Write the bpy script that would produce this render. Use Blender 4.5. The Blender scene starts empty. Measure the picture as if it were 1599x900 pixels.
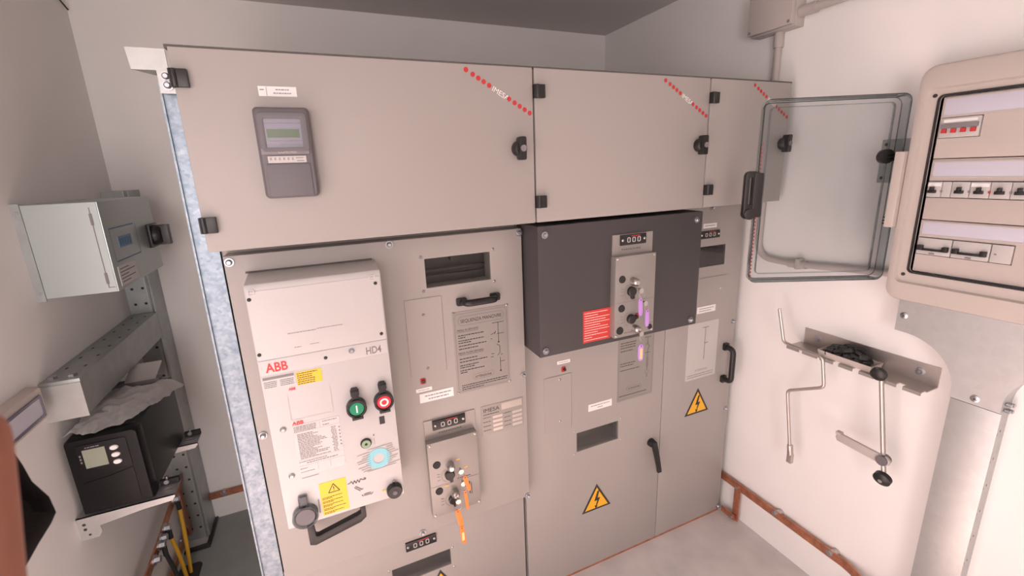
import bpy, bmesh, math, random
from mathutils import Vector, Matrix, noise
R = random.Random(7)
PI = math.pi
C = bpy.context.scene.collection
S = bpy.context.scene

# ------------------------------------------------------------------ camera
EYE = Vector((0, 0, 1.643))
cam = bpy.data.cameras.new('camera'); co = bpy.data.objects.new('camera', cam); C.objects.link(co)
_r = Vector((0.91672, -0.39773, -0.03788)); _d = Vector((-0.12797, -0.20250, -0.97089)); _f = Vector((0.37848, 0.89488, -0.23653))
co.matrix_world = Matrix(((_r.x, -_d.x, -_f.x, EYE.x), (_r.y, -_d.y, -_f.y, EYE.y), (_r.z, -_d.z, -_f.z, EYE.z), (0, 0, 0, 1)))
cam.sensor_width = 36; cam.lens = 682.44 * 36 / 1599
cam.shift_x = 6.54 / 1599; cam.shift_y = -17.96 / 1599
cam.clip_start = 0.01
cam.dof.use_dof = True; cam.dof.focus_distance = 1.35; cam.dof.aperture_fstop = 11
S.camera = co

# ------------------------------------------------------------------ world + light
w = bpy.data.worlds.new('sky'); S.world = w; w.use_nodes = True
wb = w.node_tree.nodes['Background']; wb.inputs[0].default_value = (0.75, 0.83, 1.0, 1); wb.inputs[1].default_value = 0.6

def area(name, loc, target, sx, sy, power, col, spread=180):
    l = bpy.data.lights.new(name, 'AREA'); l.shape = 'RECTANGLE'; l.size = sx; l.size_y = sy
    l.energy = power; l.color = col; l.spread = math.radians(spread)
    o = bpy.data.objects.new(name, l); C.objects.link(o); o.location = loc
    o.rotation_euler = (Vector(target) - Vector(loc)).to_track_quat('-Z', 'Y').to_euler()
    return o
# daylight through the open doorway in the left wall, beside the camera: sky and sunlit surroundings, and the sun itself on the floor inside the door
area('doorway_sky_light', (-.82, .12, 1.5), (1.0, .12, 1.35), 1.0, 1.0, 5.0, (1.0, .735, .675))
area('doorway_ground_light', (-.82, .12, .5), (1.0, .25, .35), 1.0, .9, 9.0, (1.0, .72, .655))
sl_ = bpy.data.lights.new('sun', 'SUN'); sl_.energy = 15.5; sl_.color = (1.0, .73, .665); sl_.angle = math.radians(.6)
so = bpy.data.objects.new('sun', sl_); C.objects.link(so); so.location = (-4, .2, 5); so.rotation_euler = Vector((.66, -.06, -.75)).to_track_quat('-Z', 'Y').to_euler()
# added fill light, shining in through a made-up opening behind the camera
area('added_front_fill', (-.30, -1.36, 1.35), (-.45, 1.0, 1.15), .78, 1.5, 21.0, (1.0, .88, .84))
S.view_settings.view_transform = 'Standard'; S.view_settings.look = 'None'; S.view_settings.gamma = 1
S.view_settings.use_curve_mapping = False; S.view_settings.exposure = 0.60

# ------------------------------------------------------------------ materials
def mat(name, col, rough=0.5, metal=0.0, bump=0.0, bscale=200.0, var=0.0, vscale=6.0, spec=0.5, coat=0.0):
    m = bpy.data.materials.new(name); m.use_nodes = True
    nt = m.node_tree; b = nt.nodes['Principled BSDF']
    b.inputs['Base Color'].default_value = (*col, 1); b.inputs['Roughness'].default_value = rough
    b.inputs['Metallic'].default_value = metal; b.inputs['Specular IOR Level'].default_value = spec
    b.inputs['Coat Weight'].default_value = coat
    tc = nt.nodes.new('ShaderNodeTexCoord')
    if var > 0:
        n = nt.nodes.new('ShaderNodeTexNoise'); n.inputs['Scale'].default_value = vscale; n.inputs['Detail'].default_value = 5
        nt.links.new(tc.outputs['Object'], n.inputs['Vector'])
        r = nt.nodes.new('ShaderNodeMapRange'); r.inputs[1].default_value = .3; r.inputs[2].default_value = .7
        r.inputs[3].default_value = 1 - var; r.inputs[4].default_value = 1 + var * .5
        nt.links.new(n.outputs['Fac'], r.inputs[0])
        x = nt.nodes.new('ShaderNodeMix'); x.data_type = 'RGBA'; x.blend_type = 'MULTIPLY'; x.inputs[0].default_value = 1
        x.inputs[6].default_value = (*col, 1); nt.links.new(r.outputs[0], x.inputs[7])
        nt.links.new(x.outputs[2], b.inputs['Base Color'])
    if bump > 0:
        n = nt.nodes.new('ShaderNodeTexNoise'); n.inputs['Scale'].default_value = bscale; n.inputs['Detail'].default_value = 3
        nt.links.new(tc.outputs['Object'], n.inputs['Vector'])
        u = nt.nodes.new('ShaderNodeBump'); u.inputs['Strength'].default_value = bump; u.inputs['Distance'].default_value = .002
        nt.links.new(n.outputs['Fac'], u.inputs['Height']); nt.links.new(u.outputs[0], b.inputs['Normal'])
    return m

def galvanised(name, dark, light, rough, scale):
    m = bpy.data.materials.new(name); m.use_nodes = True
    nt = m.node_tree; b = nt.nodes['Principled BSDF']
    tc = nt.nodes.new('ShaderNodeTexCoord')
    v = nt.nodes.new('ShaderNodeTexVoronoi'); v.inputs['Scale'].default_value = scale
    n = nt.nodes.new('ShaderNodeTexNoise'); n.inputs['Scale'].default_value = scale * .35; n.inputs['Detail'].default_value = 6
    nt.links.new(tc.outputs['Object'], v.inputs['Vector']); nt.links.new(tc.outputs['Object'], n.inputs['Vector'])
    a = nt.nodes.new('ShaderNodeMath'); a.operation = 'MULTIPLY_ADD'; a.inputs[1].default_value = .28
    sp = nt.nodes.new('ShaderNodeSeparateColor'); nt.links.new(v.outputs['Color'], sp.inputs[0])
    nt.links.new(sp.outputs[0], a.inputs[0])
    h = nt.nodes.new('ShaderNodeMath'); h.operation = 'MULTIPLY'; h.inputs[1].default_value = .75
    nt.links.new(n.outputs['Fac'], h.inputs[0]); nt.links.new(h.outputs[0], a.inputs[2])
    r = nt.nodes.new('ShaderNodeValToRGB'); r.color_ramp.elements[0].color = (*dark, 1); r.color_ramp.elements[1].color = (*light, 1)
    r.color_ramp.elements[0].position = .15; r.color_ramp.elements[1].position = .8
    nt.links.new(a.outputs[0], r.inputs[0]); nt.links.new(r.outputs[0], b.inputs['Base Color'])
    b.inputs['Metallic'].default_value = 0.75; b.inputs['Roughness'].default_value = rough
    u = nt.nodes.new('ShaderNodeBump'); u.inputs['Strength'].default_value = .06; u.inputs['Distance'].default_value = .001
    nt.links.new(a.outputs[0], u.inputs['Height']); nt.links.new(u.outputs[0], b.inputs['Normal'])
    return m

def clear(name, tint, gloss=0.12, rough=0.05, ior=1.45):
    m = bpy.data.materials.new(name); m.use_nodes = True
    nt = m.node_tree; nt.nodes.clear()
    o = nt.nodes.new('ShaderNodeOutputMaterial'); t = nt.nodes.new('ShaderNodeBsdfTransparent'); t.inputs[0].default_value = (*tint, 1)
    g = nt.nodes.new('ShaderNodeBsdfGlossy'); g.inputs['Roughness'].default_value = rough
    f = nt.nodes.new('ShaderNodeFresnel'); f.inputs[0].default_value = ior
    k = nt.nodes.new('ShaderNodeMath'); k.operation = 'MULTIPLY'; k.inputs[1].default_value = gloss / .12
    nt.links.new(f.outputs[0], k.inputs[0])
    x = nt.nodes.new('ShaderNodeMixShader'); nt.links.new(k.outputs[0], x.inputs[0]); nt.links.new(t.outputs[0], x.inputs[1]); nt.links.new(g.outputs[0], x.inputs[2])
    nt.links.new(x.outputs[0], o.inputs[0])
    return m

def film(name):
    m = bpy.data.materials.new(name); m.use_nodes = True
    nt = m.node_tree; nt.nodes.clear()
    o = nt.nodes.new('ShaderNodeOutputMaterial'); t = nt.nodes.new('ShaderNodeBsdfTransparent'); t.inputs[0].default_value = (.9, .9, .9, 1)
    p = nt.nodes.new('ShaderNodeBsdfPrincipled'); p.inputs['Base Color'].default_value = (.85, .83, .81, 1); p.inputs['Roughness'].default_value = .10
    lw = nt.nodes.new('ShaderNodeLayerWeight'); lw.inputs[0].default_value = .5
    r = nt.nodes.new('ShaderNodeMapRange'); r.inputs[3].default_value = .24; r.inputs[4].default_value = .9
    nt.links.new(lw.outputs['Facing'], r.inputs[0])
    x = nt.nodes.new('ShaderNodeMixShader'); nt.links.new(r.outputs[0], x.inputs[0]); nt.links.new(t.outputs[0], x.inputs[1]); nt.links.new(p.outputs[0], x.inputs[2])
    nt.links.new(x.outputs[0], o.inputs[0]); return m

M = dict(
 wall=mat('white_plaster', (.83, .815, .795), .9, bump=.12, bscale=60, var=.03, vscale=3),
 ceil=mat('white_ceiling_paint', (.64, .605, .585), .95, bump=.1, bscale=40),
 floor=mat('grey_floor_paint', (.60, .57, .55), .32, bump=.04, bscale=30, var=.12, vscale=9),
 gfloor=mat('grey_green_floor_sheet', (.30, .33, .315), .28, var=.08, vscale=12),
 panel=mat('grey_panel_paint', (.35, .325, .305), .42, bump=.06, bscale=900),
 cover=mat('pale_breaker_paint', (.53, .515, .505), .42, bump=.05, bscale=900),
 panel_dark=mat('dark_panel_brown', (.10, .09, .085), .8),  # dark brown-grey for roof edges, plinth and breaker top slot
 anth=mat('anthracite_paint', (.052, .047, .048), .5, bump=.05, bscale=900),
 black=mat('black_plastic', (.014, .013, .013), .38),
 rubber=mat('black_rubber', (.02, .019, .019), .7),
 dark=mat('dark_interior', (.03, .028, .027), .7),
 relay=mat('slate_grey_plastic', (.135, .125, .135), .5),
 relay2=mat('slate_grey_light', (.21, .19, .20), .5),
 screen=mat('violet_grey_screen', (.15, .135, .18), .22),
 lcd=mat('olive_lcd', (.055, .085, .035), .25),
 upslcd=mat('grey_lcd', (.27, .29, .23), .3),
 white=mat('white_label', (.80, .78, .77), .55),
 cover2=mat('breaker_print_field', (.56, .545, .54), .45),
 offw=mat('white_device_plastic', (.50, .48, .46), .45),
 lav=mat('lavender_white_strip', (.56, .55, .63), .4),
 ink=mat('black_ink', (.03, .028, .028), .6),
 greyink=mat('grey_ink', (.22, .20, .20), .6),
 redink=mat('red_print', (.50, .03, .03), .5),
 abbred=mat('red_logo', (.70, .05, .05), .45),
 whink=mat('white_print', (.86, .84, .82), .5),
 zinc=mat('zinc_bolt', (.50, .51, .54), .36, 1.0),
 steel=mat('brushed_steel', (.56, .52, .49), .36, .85, bump=.05, bscale=400),
 platesteel=mat('anodised_plate', (.33, .31, .29), .42, .45),
 chrome=mat('chrome', (.50, .48, .46), .28, 1.0),
 galv=galvanised('galvanised_spangle', (.15, .20, .25), (.34, .39, .44), .42, 130),
 galv2=galvanised('galvanised_sheet', (.47, .475, .47), (.53, .535, .53), .45, 60),
 galvd=galvanised('grey_zinc', (.36, .385, .38), (.46, .48, .47), .5, 30),
 boxmet=mat('grey_green_zinc', (.47, .53, .52), .40, .55),
 copper=mat('copper', (.56, .235, .14), .42, .7, var=.3, vscale=40),
 yellow=mat('yellow_label', (.86, .53, .05), .5),
 sign=mat('yellow_sign', (.80, .42, .02), .45),
 red=mat('red_label', (.58, .045, .035), .5),
 redbtn=mat('red_button', (.72, .035, .05), .35),
 green=mat('green_button', (.012, .23, .12), .35),
 cyan=mat('cyan_print', (.25, .56, .62), .5),
 grn2=mat('green_indicator', (.25, .36, .22), .4),
 orange=mat('orange_plastic', (.95, .22, .035), .4),
 purple=mat('purple_plastic', (.50, .27, .68), .4),
 paper=mat('paper_insert', (.86, .62, .28), .6),
 beige=mat('beige_enclosure', (.50, .445, .405), .42),
 beige2=mat('beige_cover', (.50, .44, .405), .45),
 pvc=mat('grey_pvc', (.46, .42, .395), .5),
 upsbody=mat('ups_grey_metal', (.026, .031, .029), .45, .1, spec=.4),
 upsblk=mat('ups_black_plastic', (.005, .005, .0055), .45, spec=.25),
 bluepr=mat('blue_print', (.10, .22, .36), .5),
 bluelab=mat('blue_label', (.20, .36, .55), .5),
 gy=mat('yellow_cable', (.75, .42, .03), .5),
 gg=mat('green_cable', (.05, .25, .07), .5),
 skin=mat('skin', (.30, .115, .07), .55, bump=.15, bscale=150),
 cloth=mat('black_cloth', (.006, .005, .005), 1.0, bump=.5, bscale=300, spec=.05),
 jeans=mat('dark_trousers', (.02, .022, .03), .9),
 hair=mat('dark_hair', (.03, .02, .015), .6),
 carton=mat('grey_booklet', (.42, .40, .38), .8),
 pane=clear('clear_acrylic', (.93, .93, .92), .10),
 smoke=clear('dark_acrylic', (.62, .60, .60), .10),
 poly=clear('tinted_polycarbonate', (.88, .895, .90), .05, .08),
 polyrim=clear('polycarbonate_rim', (.80, .84, .85), .10, .1),
 film=film('plastic_film'),
)

# ------------------------------------------------------------------ mesh building
class MB:
    def __init__(s): s.v = []; s.f = []
    def add(s, vs, fs):
        n = len(s.v); s.v += [tuple(p) for p in vs]; s.f += [[i + n for i in f] for f in fs]; return s
    def box(s, x0, x1, y0, y1, z0, z1):
        return s.add([(x, y, z) for x in (x0, x1) for y in (y0, y1) for z in (z0, z1)],
                     [(0, 1, 3, 2), (4, 6, 7, 5), (0, 4, 5, 1), (2, 3, 7, 6), (0, 2, 6, 4), (1, 5, 7, 3)])
    def prism(s, poly, ax, a0, a1):
        n = len(poly)
        def P(p, a): return (p[0], a, p[1]) if ax == 'y' else ((a, p[0], p[1]) if ax == 'x' else (p[0], p[1], a))
        vs = [P(p, a0) for p in poly] + [P(p, a1) for p in poly]
        return s.add(vs, [list(range(n)), list(range(2 * n - 1, n - 1, -1))] + [(i, i + n, (i + 1) % n + n, (i + 1) % n) for i in range(n)])
    def loft(s, polys, caps=True):          # list of equal-length 3-D loops
        n = len(polys[0]); vs = [p for l in polys for p in l]; fs = []
        for k in range(len(polys) - 1):
            for i in range(n): fs.append((k * n + i, k * n + (i + 1) % n, (k + 1) * n + (i + 1) % n, (k + 1) * n + i))
        if caps: fs += [list(range(n)), list(range((len(polys) - 1) * n, len(polys) * n))]
        return s.add(vs, fs)
    def ring(s, outer, inner, ax, a0, a1):
        n = len(outer)
        def P(p, a): return (p[0], a, p[1]) if ax == 'y' else ((a, p[0], p[1]) if ax == 'x' else (p[0], p[1], a))
        L = [[P(p, a0) for p in outer], [P(p, a0) for p in inner], [P(p, a1) for p in inner], [P(p, a1) for p in outer]]
        vs = [p for l in L for p in l]; fs = []
        for k in range(4):
            for i in range(n): fs.append((k * n + i, k * n + (i + 1) % n, ((k + 1) % 4) * n + (i + 1) % n, ((k + 1) % 4) * n + i))
        return s.add(vs, fs)
    def cyl(s, p0, p1, r0, r1=None, seg=16, caps=True):
        return s.lathe(p0, p1, [(0, r0), (1, r0 if r1 is None else r1)], seg, caps)
    def lathe(s, p0, p1, prof, seg=16, caps=True):   # prof: (fraction along p0->p1, radius)
        p0 = Vector(p0); p1 = Vector(p1); d = p1 - p0; q = d.to_track_quat('Z', 'Y')
        loops = [[p0 + d * t + q @ Vector((r * math.cos(2 * PI * i / seg), r * math.sin(2 * PI * i / seg), 0)) for i in range(seg)] for t, r in prof]
        return s.loft(loops, caps)
    def tube(s, pts, r, seg=10, closed=False):
        pts = [Vector(p) for p in pts]; n = len(pts); loops = []; up = None
        for i, p in enumerate(pts):
            a = pts[(i - 1) % n] if (closed or i > 0) else p; b = pts[(i + 1) % n] if (closed or i < n - 1) else p
            t = (b - a).normalized()
            if up is None: up = t.orthogonal().normalized()
            up = (up - t * up.dot(t)).normalized(); side = t.cross(up)
            rr = r[i] if isinstance(r, (list, tuple)) else r
            loops.append([p + (up * math.cos(2 * PI * k / seg) + side * math.sin(2 * PI * k / seg)) * rr for k in range(seg)])
        if closed: loops.append(loops[0])
        return s.loft(loops, not closed)
    def plate(s, x0, x1, z0, z1, y0, y1, holes=()):   # sheet facing -Y with rectangular cut-outs
        xs = sorted({x0, x1, *[h[0] for h in holes], *[h[1] for h in holes]}); zs = sorted({z0, z1, *[h[2] for h in holes], *[h[3] for h in holes]})
        inh = lambda i, j: not (0 <= i < len(xs) - 1 and 0 <= j < len(zs) - 1) or any(h[0] - 1e-6 <= xs[i] and xs[i + 1] <= h[1] + 1e-6 and h[2] - 1e-6 <= zs[j] and zs[j + 1] <= h[3] + 1e-6 for h in holes)
        for i in range(len(xs) - 1):
            for j in range(len(zs) - 1):
                if inh(i, j): continue
                a, b, c, d = xs[i], xs[i + 1], zs[j], zs[j + 1]
                s.add([(a, y0, c), (b, y0, c), (b, y0, d), (a, y0, d)], [(0, 1, 2, 3)]); s.add([(a, y1, c), (b, y1, c), (b, y1, d), (a, y1, d)], [(3, 2, 1, 0)])
                for di, dj, p, q in ((-1, 0, (a, c), (a, d)), (1, 0, (b, d), (b, c)), (0, -1, (b, c), (a, c)), (0, 1, (a, d), (b, d))):
                    if inh(i + di, j + dj): s.add([(p[0], y0, p[1]), (q[0], y0, q[1]), (q[0], y1, q[1]), (p[0], y1, p[1])], [(0, 1, 2, 3)])
        return s
    def xf(s, m): s.v = [tuple(m @ Vector(p)) for p in s.v]; return s

def rrect(x0, x1, z0, z1, r, n=5):
    o = []
    for cx, cz, a in ((x1 - r, z1 - r, 0), (x0 + r, z1 - r, 90), (x0 + r, z0 + r, 180), (x1 - r, z0 + r, 270)):
        for k in range(n + 1):
            t = math.radians(a + 90 * k / n); o.append((cx + r * math.cos(t), cz + r * math.sin(t)))
    return o
def circ(cx, cz, r, n=20, a0=0, a1=360):
    return [(cx + r * math.cos(math.radians(a0 + (a1 - a0) * k / n)), cz + r * math.sin(math.radians(a0 + (a1 - a0) * k / n))) for k in range(n)]
def fillet(pts, rad, n=5):
    pts = [Vector(p) for p in pts]; o = [pts[0]]
    for a, b, c in zip(pts, pts[1:], pts[2:]):
        u = (a - b); v = (c - b); r = min(rad, u.length * .45, v.length * .45); p = b + u.normalized() * r; q = b + v.normalized() * r
        for k in range(n + 1):
            t = k / n; o.append(p * (1 - t) ** 2 + b * 2 * t * (1 - t) + q * t * t)
    return o + [pts[-1]]

def base(o):
    p = Vector((0, 0, 0))
    while o: p += Vector(o.location); o = o.parent
    return p
def build(mb, name, m, off, bevel=0.0, smooth=True):
    me = bpy.data.meshes.new(name); bm = bmesh.new()
    vs = [bm.verts.new(Vector(p) - off) for p in mb.v]
    for f in mb.f:
        try: bm.faces.new([vs[i] for i in f])
        except ValueError: pass
    bmesh.ops.remove_doubles(bm, verts=bm.verts, dist=1e-6)
    bmesh.ops.recalc_face_normals(bm, faces=bm.faces)
    if bevel > 0:
        bmesh.ops.bevel(bm, geom=[e for e in bm.edges if len(e.link_faces) == 2 and e.calc_face_angle(0) > .6], offset=bevel, segments=2, profile=.6, affect='EDGES', clamp_overlap=True)
    bm.to_mesh(me); bm.free(); me.materials.append(m)
    if smooth:
        me.polygons.foreach_set('use_smooth', [True] * len(me.polygons)); me.set_sharp_from_angle(angle=math.radians(38))
    return me
def part(name, mb, m, parent, bevel=0.0, label=None, kind=None):
    o = bpy.data.objects.new(name, build(mb, name, m, base(parent), bevel)); C.objects.link(o); o.parent = parent
    if label: o['label'] = label
    if kind: o['kind'] = kind
    return o
def thing(name, label, cat, loc, group=None):
    o = bpy.data.objects.new(name, None); C.objects.link(o); o.location = loc; o.empty_display_size = .05
    o['label'] = label; o['category'] = cat
    if group: o['group'] = group
    return o
def solo(name, mb, m, label=None, cat=None, bevel=0.0, group=None, kind=None):
    n = len(mb.v); off = Vector((sum(p[0] for p in mb.v) / n, sum(p[1] for p in mb.v) / n, min(p[2] for p in mb.v)))
    o = bpy.data.objects.new(name, build(mb, name, m, off, bevel)); C.objects.link(o); o.location = off
    if label: o['label'] = label
    if cat: o['category'] = cat
    if group: o['group'] = group
    if kind: o['kind'] = kind
    return o
def inst(name, me, loc, parent, rot=None):
    o = bpy.data.objects.new(name, me); C.objects.link(o); o.parent = parent; o.location = Vector(loc) - base(parent)
    if rot: o.rotation_euler = rot
    return o
# flat lettering: plane 'f' faces -Y (front panels), 'r' lies on the right wall facing -X, 'l' on the left wall facing +X
def lettering(text, x, y, z, h, m, parent, name='lettering', plane='f', rot=0, width=None, align='LEFT', bold=.0):
    cu = bpy.data.curves.new(name, 'FONT'); cu.body = text; cu.size = 1; cu.align_x = align; cu.offset = bold
    t = bpy.data.objects.new(name, cu); C.objects.link(t)
    me = bpy.data.meshes.new_from_object(t.evaluated_get(bpy.context.evaluated_depsgraph_get()))
    bpy.data.objects.remove(t); bpy.data.curves.remove(cu)
    xs = [v.co.x for v in me.vertices]; k = h / .70; kx = k if width is None else width / max(max(xs) - min(xs), 1e-6)
    c, s_ = math.cos(rot), math.sin(rot); b = base(parent)
    for v in me.vertices:
        u, w_ = v.co.x * kx, v.co.y * k; u, w_ = u * c - w_ * s_, u * s_ + w_ * c
        p = Vector((x + u, y, z + w_)) if plane == 'f' else (Vector((x, y - u, z + w_)) if plane == 'r' else Vector((x, y + u, z + w_)))
        v.co = p - b
    me.materials.clear(); me.materials.append(m)
    o = bpy.data.objects.new(name, me); C.objects.link(o); o.parent = parent
    return o
def lines_print(rects, y, m, parent, name='print'):   # flat ink strokes (x0,x1,z0,z1) on a front panel
    mb = MB()
    for a, b, c, d in rects: mb.add([(a, y, c), (b, y, c), (b, y, d), (a, y, d)], [(0, 1, 2, 3)])
    return part(name, mb, m, parent, kind='stuff' if len(rects) > 1 else None)
def strokes(segs, y, wd, m, parent, name='print'):    # flat ink line segments ((x,z),(x,z))
    mb = MB()
    for (a, b), (c, d) in segs:
        t = Vector((c - a, d - b)); n = Vector((-t.y, t.x)).normalized() * wd / 2
        mb.add([(a + n.x, y, b + n.y), (c + n.x, y, d + n.y), (c - n.x, y, d - n.y), (a - n.x, y, b - n.y)], [(0, 1, 2, 3)])
    return part(name, mb, m, parent, kind='stuff' if len(segs) > 1 else None)
def poly_print(poly, y, m, parent, name='print'):
    return part(name, MB().add([(p[0], y, p[1]) for p in poly], [list(range(len(poly)))]), m, parent)
def fake_text(x0, x1, z, h, y):
    """broken strokes where the writing is too small to read"""
    o = []; x = x0
    while x < x1 - h:
        l = R.uniform(1.2, 4) * h; o.append((x, min(x + l, x1), z - h / 2, z + h / 2)); x += l + h * .55
    return o

Z0 = Vector((0, 0, 0))
_b = MB().lathe((0, .004, 0), (0, -.0035, 0), [(0, .0105), (1, .0105)], 14).lathe((0, -.0035, 0), (0, -.011, 0), [(0, .0075), (.55, .0072), (1, .0045)], 12)
BOLT = build(_b, 'bolt', M['zinc'], Z0)
_b = MB().lathe((0, .002, 0), (0, -.003, 0), [(0, .0045), (.6, .0045), (1, .0025)], 10)
SCREW = build(_b, 'screw', M['chrome'], Z0)
DSCREW = build(_b, 'screw', M['ink'], Z0)

# ================================================================== SETTING
XL, XR, YB, YF, ZC = -.757, 1.636, 2.298, -1.30, 2.37
T = .12
fl = MB().add([(XL - T, YF - T, 0), (XR + T, YF - T, 0), (XR + T, YB + T, 0), (XL - T, YB + T, 0),
               (XL - T, YF - T, -.1), (XR + T, YF - T, -.1), (XR + T, YB + T, -.1), (XL - T, YB + T, -.1)],
              [(0, 1, 2, 3), (7, 6, 5, 4), (0, 4, 5, 1), (1, 5, 6, 2), (2, 6, 7, 3), (3, 7, 4, 0)])
floor = solo('floor', fl, M['floor'], kind='structure')
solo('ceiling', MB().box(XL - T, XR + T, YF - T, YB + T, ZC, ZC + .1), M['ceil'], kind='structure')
_w = MB().plate(YF - T, YB + T, 0, ZC, -T, 0, [(-.40, .75, 0, 2.1)]); _w.v = [(XL + p[1], p[0], p[2]) for p in _w.v]
solo('wall_left', _w, M['wall'], kind='structure')
solo('wall_right', MB().box(XR, XR + T, YF - T, YB + T, 0, ZC), M['wall'], kind='structure')
solo('wall_back', MB().box(XL, XR, YB, YB + T, 0, ZC), M['wall'], kind='structure')
solo('wall_front', MB().plate(XL, XR, 0, ZC, YF - T, YF, [(-.72, .12, .60, 2.12)]), M['wall'], kind='structure')  # opening made up to let the added fill light in
# cut-out for cables in the floor by the rack post, with its black edging
part('edge_trim', MB().box(-.757, -.655, 2.10, 2.125, 0, .012).box(-.672, -.655, 2.125, 2.298, 0, .012), M['black'], floor, .002)
part('floor_cover', MB().box(-.757, -.20, 1.10, 2.10, 0, .003).box(-.655, -.20, 2.10, 2.298, 0, .003), M['gfloor'], floor)
part('cable_opening', MB().prism(rrect(-.754, -.668, 1.90, 2.03, .025), 'z', .003, .0036), M['dark'], floor)

# ================================================================== SWITCHGEAR
Y1, YP, Y0 = 1.12, 1.22, 1.263
ZT, ZM = 1.904, 1.493
YBK = 2.20

def make_bolts(parent, pts, me=BOLT, name='bolt'):
    for x, y, z in pts: inst(name, me, (x, y, z), parent)
def knob_mb(x, y, z):
    k = MB().lathe((x, y, z), (x, y - .022, z), [(0, .021), (.7, .020), (1, .016)], 20)
    k.prism(rrect(x - .0095, x + .0095, z - .030, z + .030, .005, 3), 'y', y - .010, y - .034)
    return k
def lv_door(root, x0, x1, hinge_z=(1.845, 1.552), dots=True, knob_x=None):
    d = part('low_voltage_door', MB().plate(x0, x1, ZM, ZT, Y1, Y1 + .022), M['panel'], root, .003)
    for hz in hinge_z:
        part('hinge', MB().box(x0 - .004, x0 + .027, Y1 - .012, Y1 + .010, hz - .017, hz + .017).cyl((x0 + .004, Y1 - .010, hz - .017), (x0 + .004, Y1 - .010, hz + .017), .006, seg=10), M['black'], d, .001)
    kx = knob_x if knob_x else x1 - .048
    part('latch_knob', knob_mb(kx, Y1, 1.698), M['black'], d, .0012)
    part('knob_cap', MB().cyl((kx, Y1 - .034, 1.698), (kx, Y1 - .0365, 1.698), .0085), M['relay2'], d)
    # stripe of red dots broken by a white logo
    a = Vector((x1 - .200 + .028 - .017, 1.889)); a = Vector((x1 - .185, 1.890)); b = Vector((x1 + .000, 1.784)); b = Vector((x1 - .011, 1.790))
    for t in (0, .1, .183, .263, .347, .66, .75, .833, .916, 1.0):
        p = a.lerp(b, t); poly_print(circ(p.x, p.y, .0062, 14), Y1 - .0006, M['redink'], d, 'red_dot')
    p = a.lerp(b, .395); lettering('IMESA', p.x - .003, Y1 - .0006, p.y - .006, .013, M['whink'], d, rot=math.atan2(b.y - a.y, b.x - a.x), width=.050, bold=0)
    return d

def plate_counter(root, x0, x1, z0, z1, y):
    c = part('operations_counter', MB().box(x0, x1, y - .006, y, z0, z1), M['black'], root, .001)
    w_ = x1 - x0; h = z1 - z0
    for k in range(3):
        cx = x0 + w_ * (.30 + .20 * k)
        part('digit_wheel', MB().ring(rrect(cx - .0060, cx + .0060, z0 + h * .25, z1 - h * .25, .004, 3), rrect(cx - .0038, cx + .0038, z0 + h * .25 + .0022, z1 - h * .25 - .0022, .003, 3), 'y', y - .0075, y - .006), M['offw'], c)
    for cx in (x0 + w_ * .07, x1 - w_ * .07): inst('screw', SCREW, (cx, y - .006, (z0 + z1) / 2), c)
    lines_print([(x0 + w_ * .40, x1 - w_ * .25, z1 - h * .17, z1 - h * .10)], y - .0066, M['redink'], c)
    return c

def lock_plate(root, x0, x1, z0, z1, y, yb, holes, selectors, cyls, split):
    l = part('interlock_plate', MB().box(x0, x1, y, yb, z0, z1), M['platesteel'], root, .0015)
    make_bolts(l, [(x, y, z) for x in (x0 + .007, x1 - .007) for z in (z0 + .007, z1 - .007)], SCREW, 'screw')
    for i, (hx, hz, hr) in enumerate(holes):
        part('hole_plug', MB().cyl((hx, y, hz), (hx, y - .003, hz), hr, hr * .92, 20), M['rubber'], l)
    for sx, sz, ang in selectors:
        part('selector', MB().lathe((sx, y, sz), (sx, y - .012, sz), [(0, .016), (.8, .0155), (1, .013)], 20).prism([(sx + math.cos(math.radians(ang) + q) * r, sz + math.sin(math.radians(ang) + q) * r) for q, r in ((1.2, .010), (.16, .026), (-.16, .026), (-1.2, .010))], 'y', y, y - .009), M['black'], l)
        seg = []
        for k in range(14):
            t0 = math.radians(120 + k * 9); t1 = math.radians(120 + (k + .6) * 9)
            seg.append(((sx + .026 * math.cos(t0), sz + .026 * math.sin(t0)), (sx + .026 * math.cos(t1), sz + .026 * math.sin(t1))))
        for dz in (.012, .002, -.012): seg.append(((sx - .040, sz + dz), (sx - .030, sz + dz * .8)))
        strokes(seg, y - .0005, .0022, M['greyink'], l, 'position_marks')
    for cx, cz in cyls:
        part('key_lock', MB().lathe((cx, y, cz), (cx, y - .026, cz), [(0, .0135), (.55, .0135), (.8, .012), (1, .007)], 18), M['chrome'], l)
    lines_print([(x0 + .002, x1 - .002, split - .0006, split + .0006)], y - .0005, M['greyink'], l)
    return l

def handle_h(root, x0, x1, z, y, out, r=.010, name='handle', slope=0):
    h = MB(); pts = fillet([(x0, y, z), (x0 + .010, y - out, z), (x1 - .010, y - out, z + slope), (x1, y, z + slope)], .012)
    h.tube(pts, r, 12)
    for x, zz in ((x0, z), (x1, z + slope)): h.prism(rrect(x - .016, x + .016, zz - .012, zz + .012, .005, 3), 'y', y, y - .010)
    return part(name, h, M['black'], root, .001)

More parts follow.
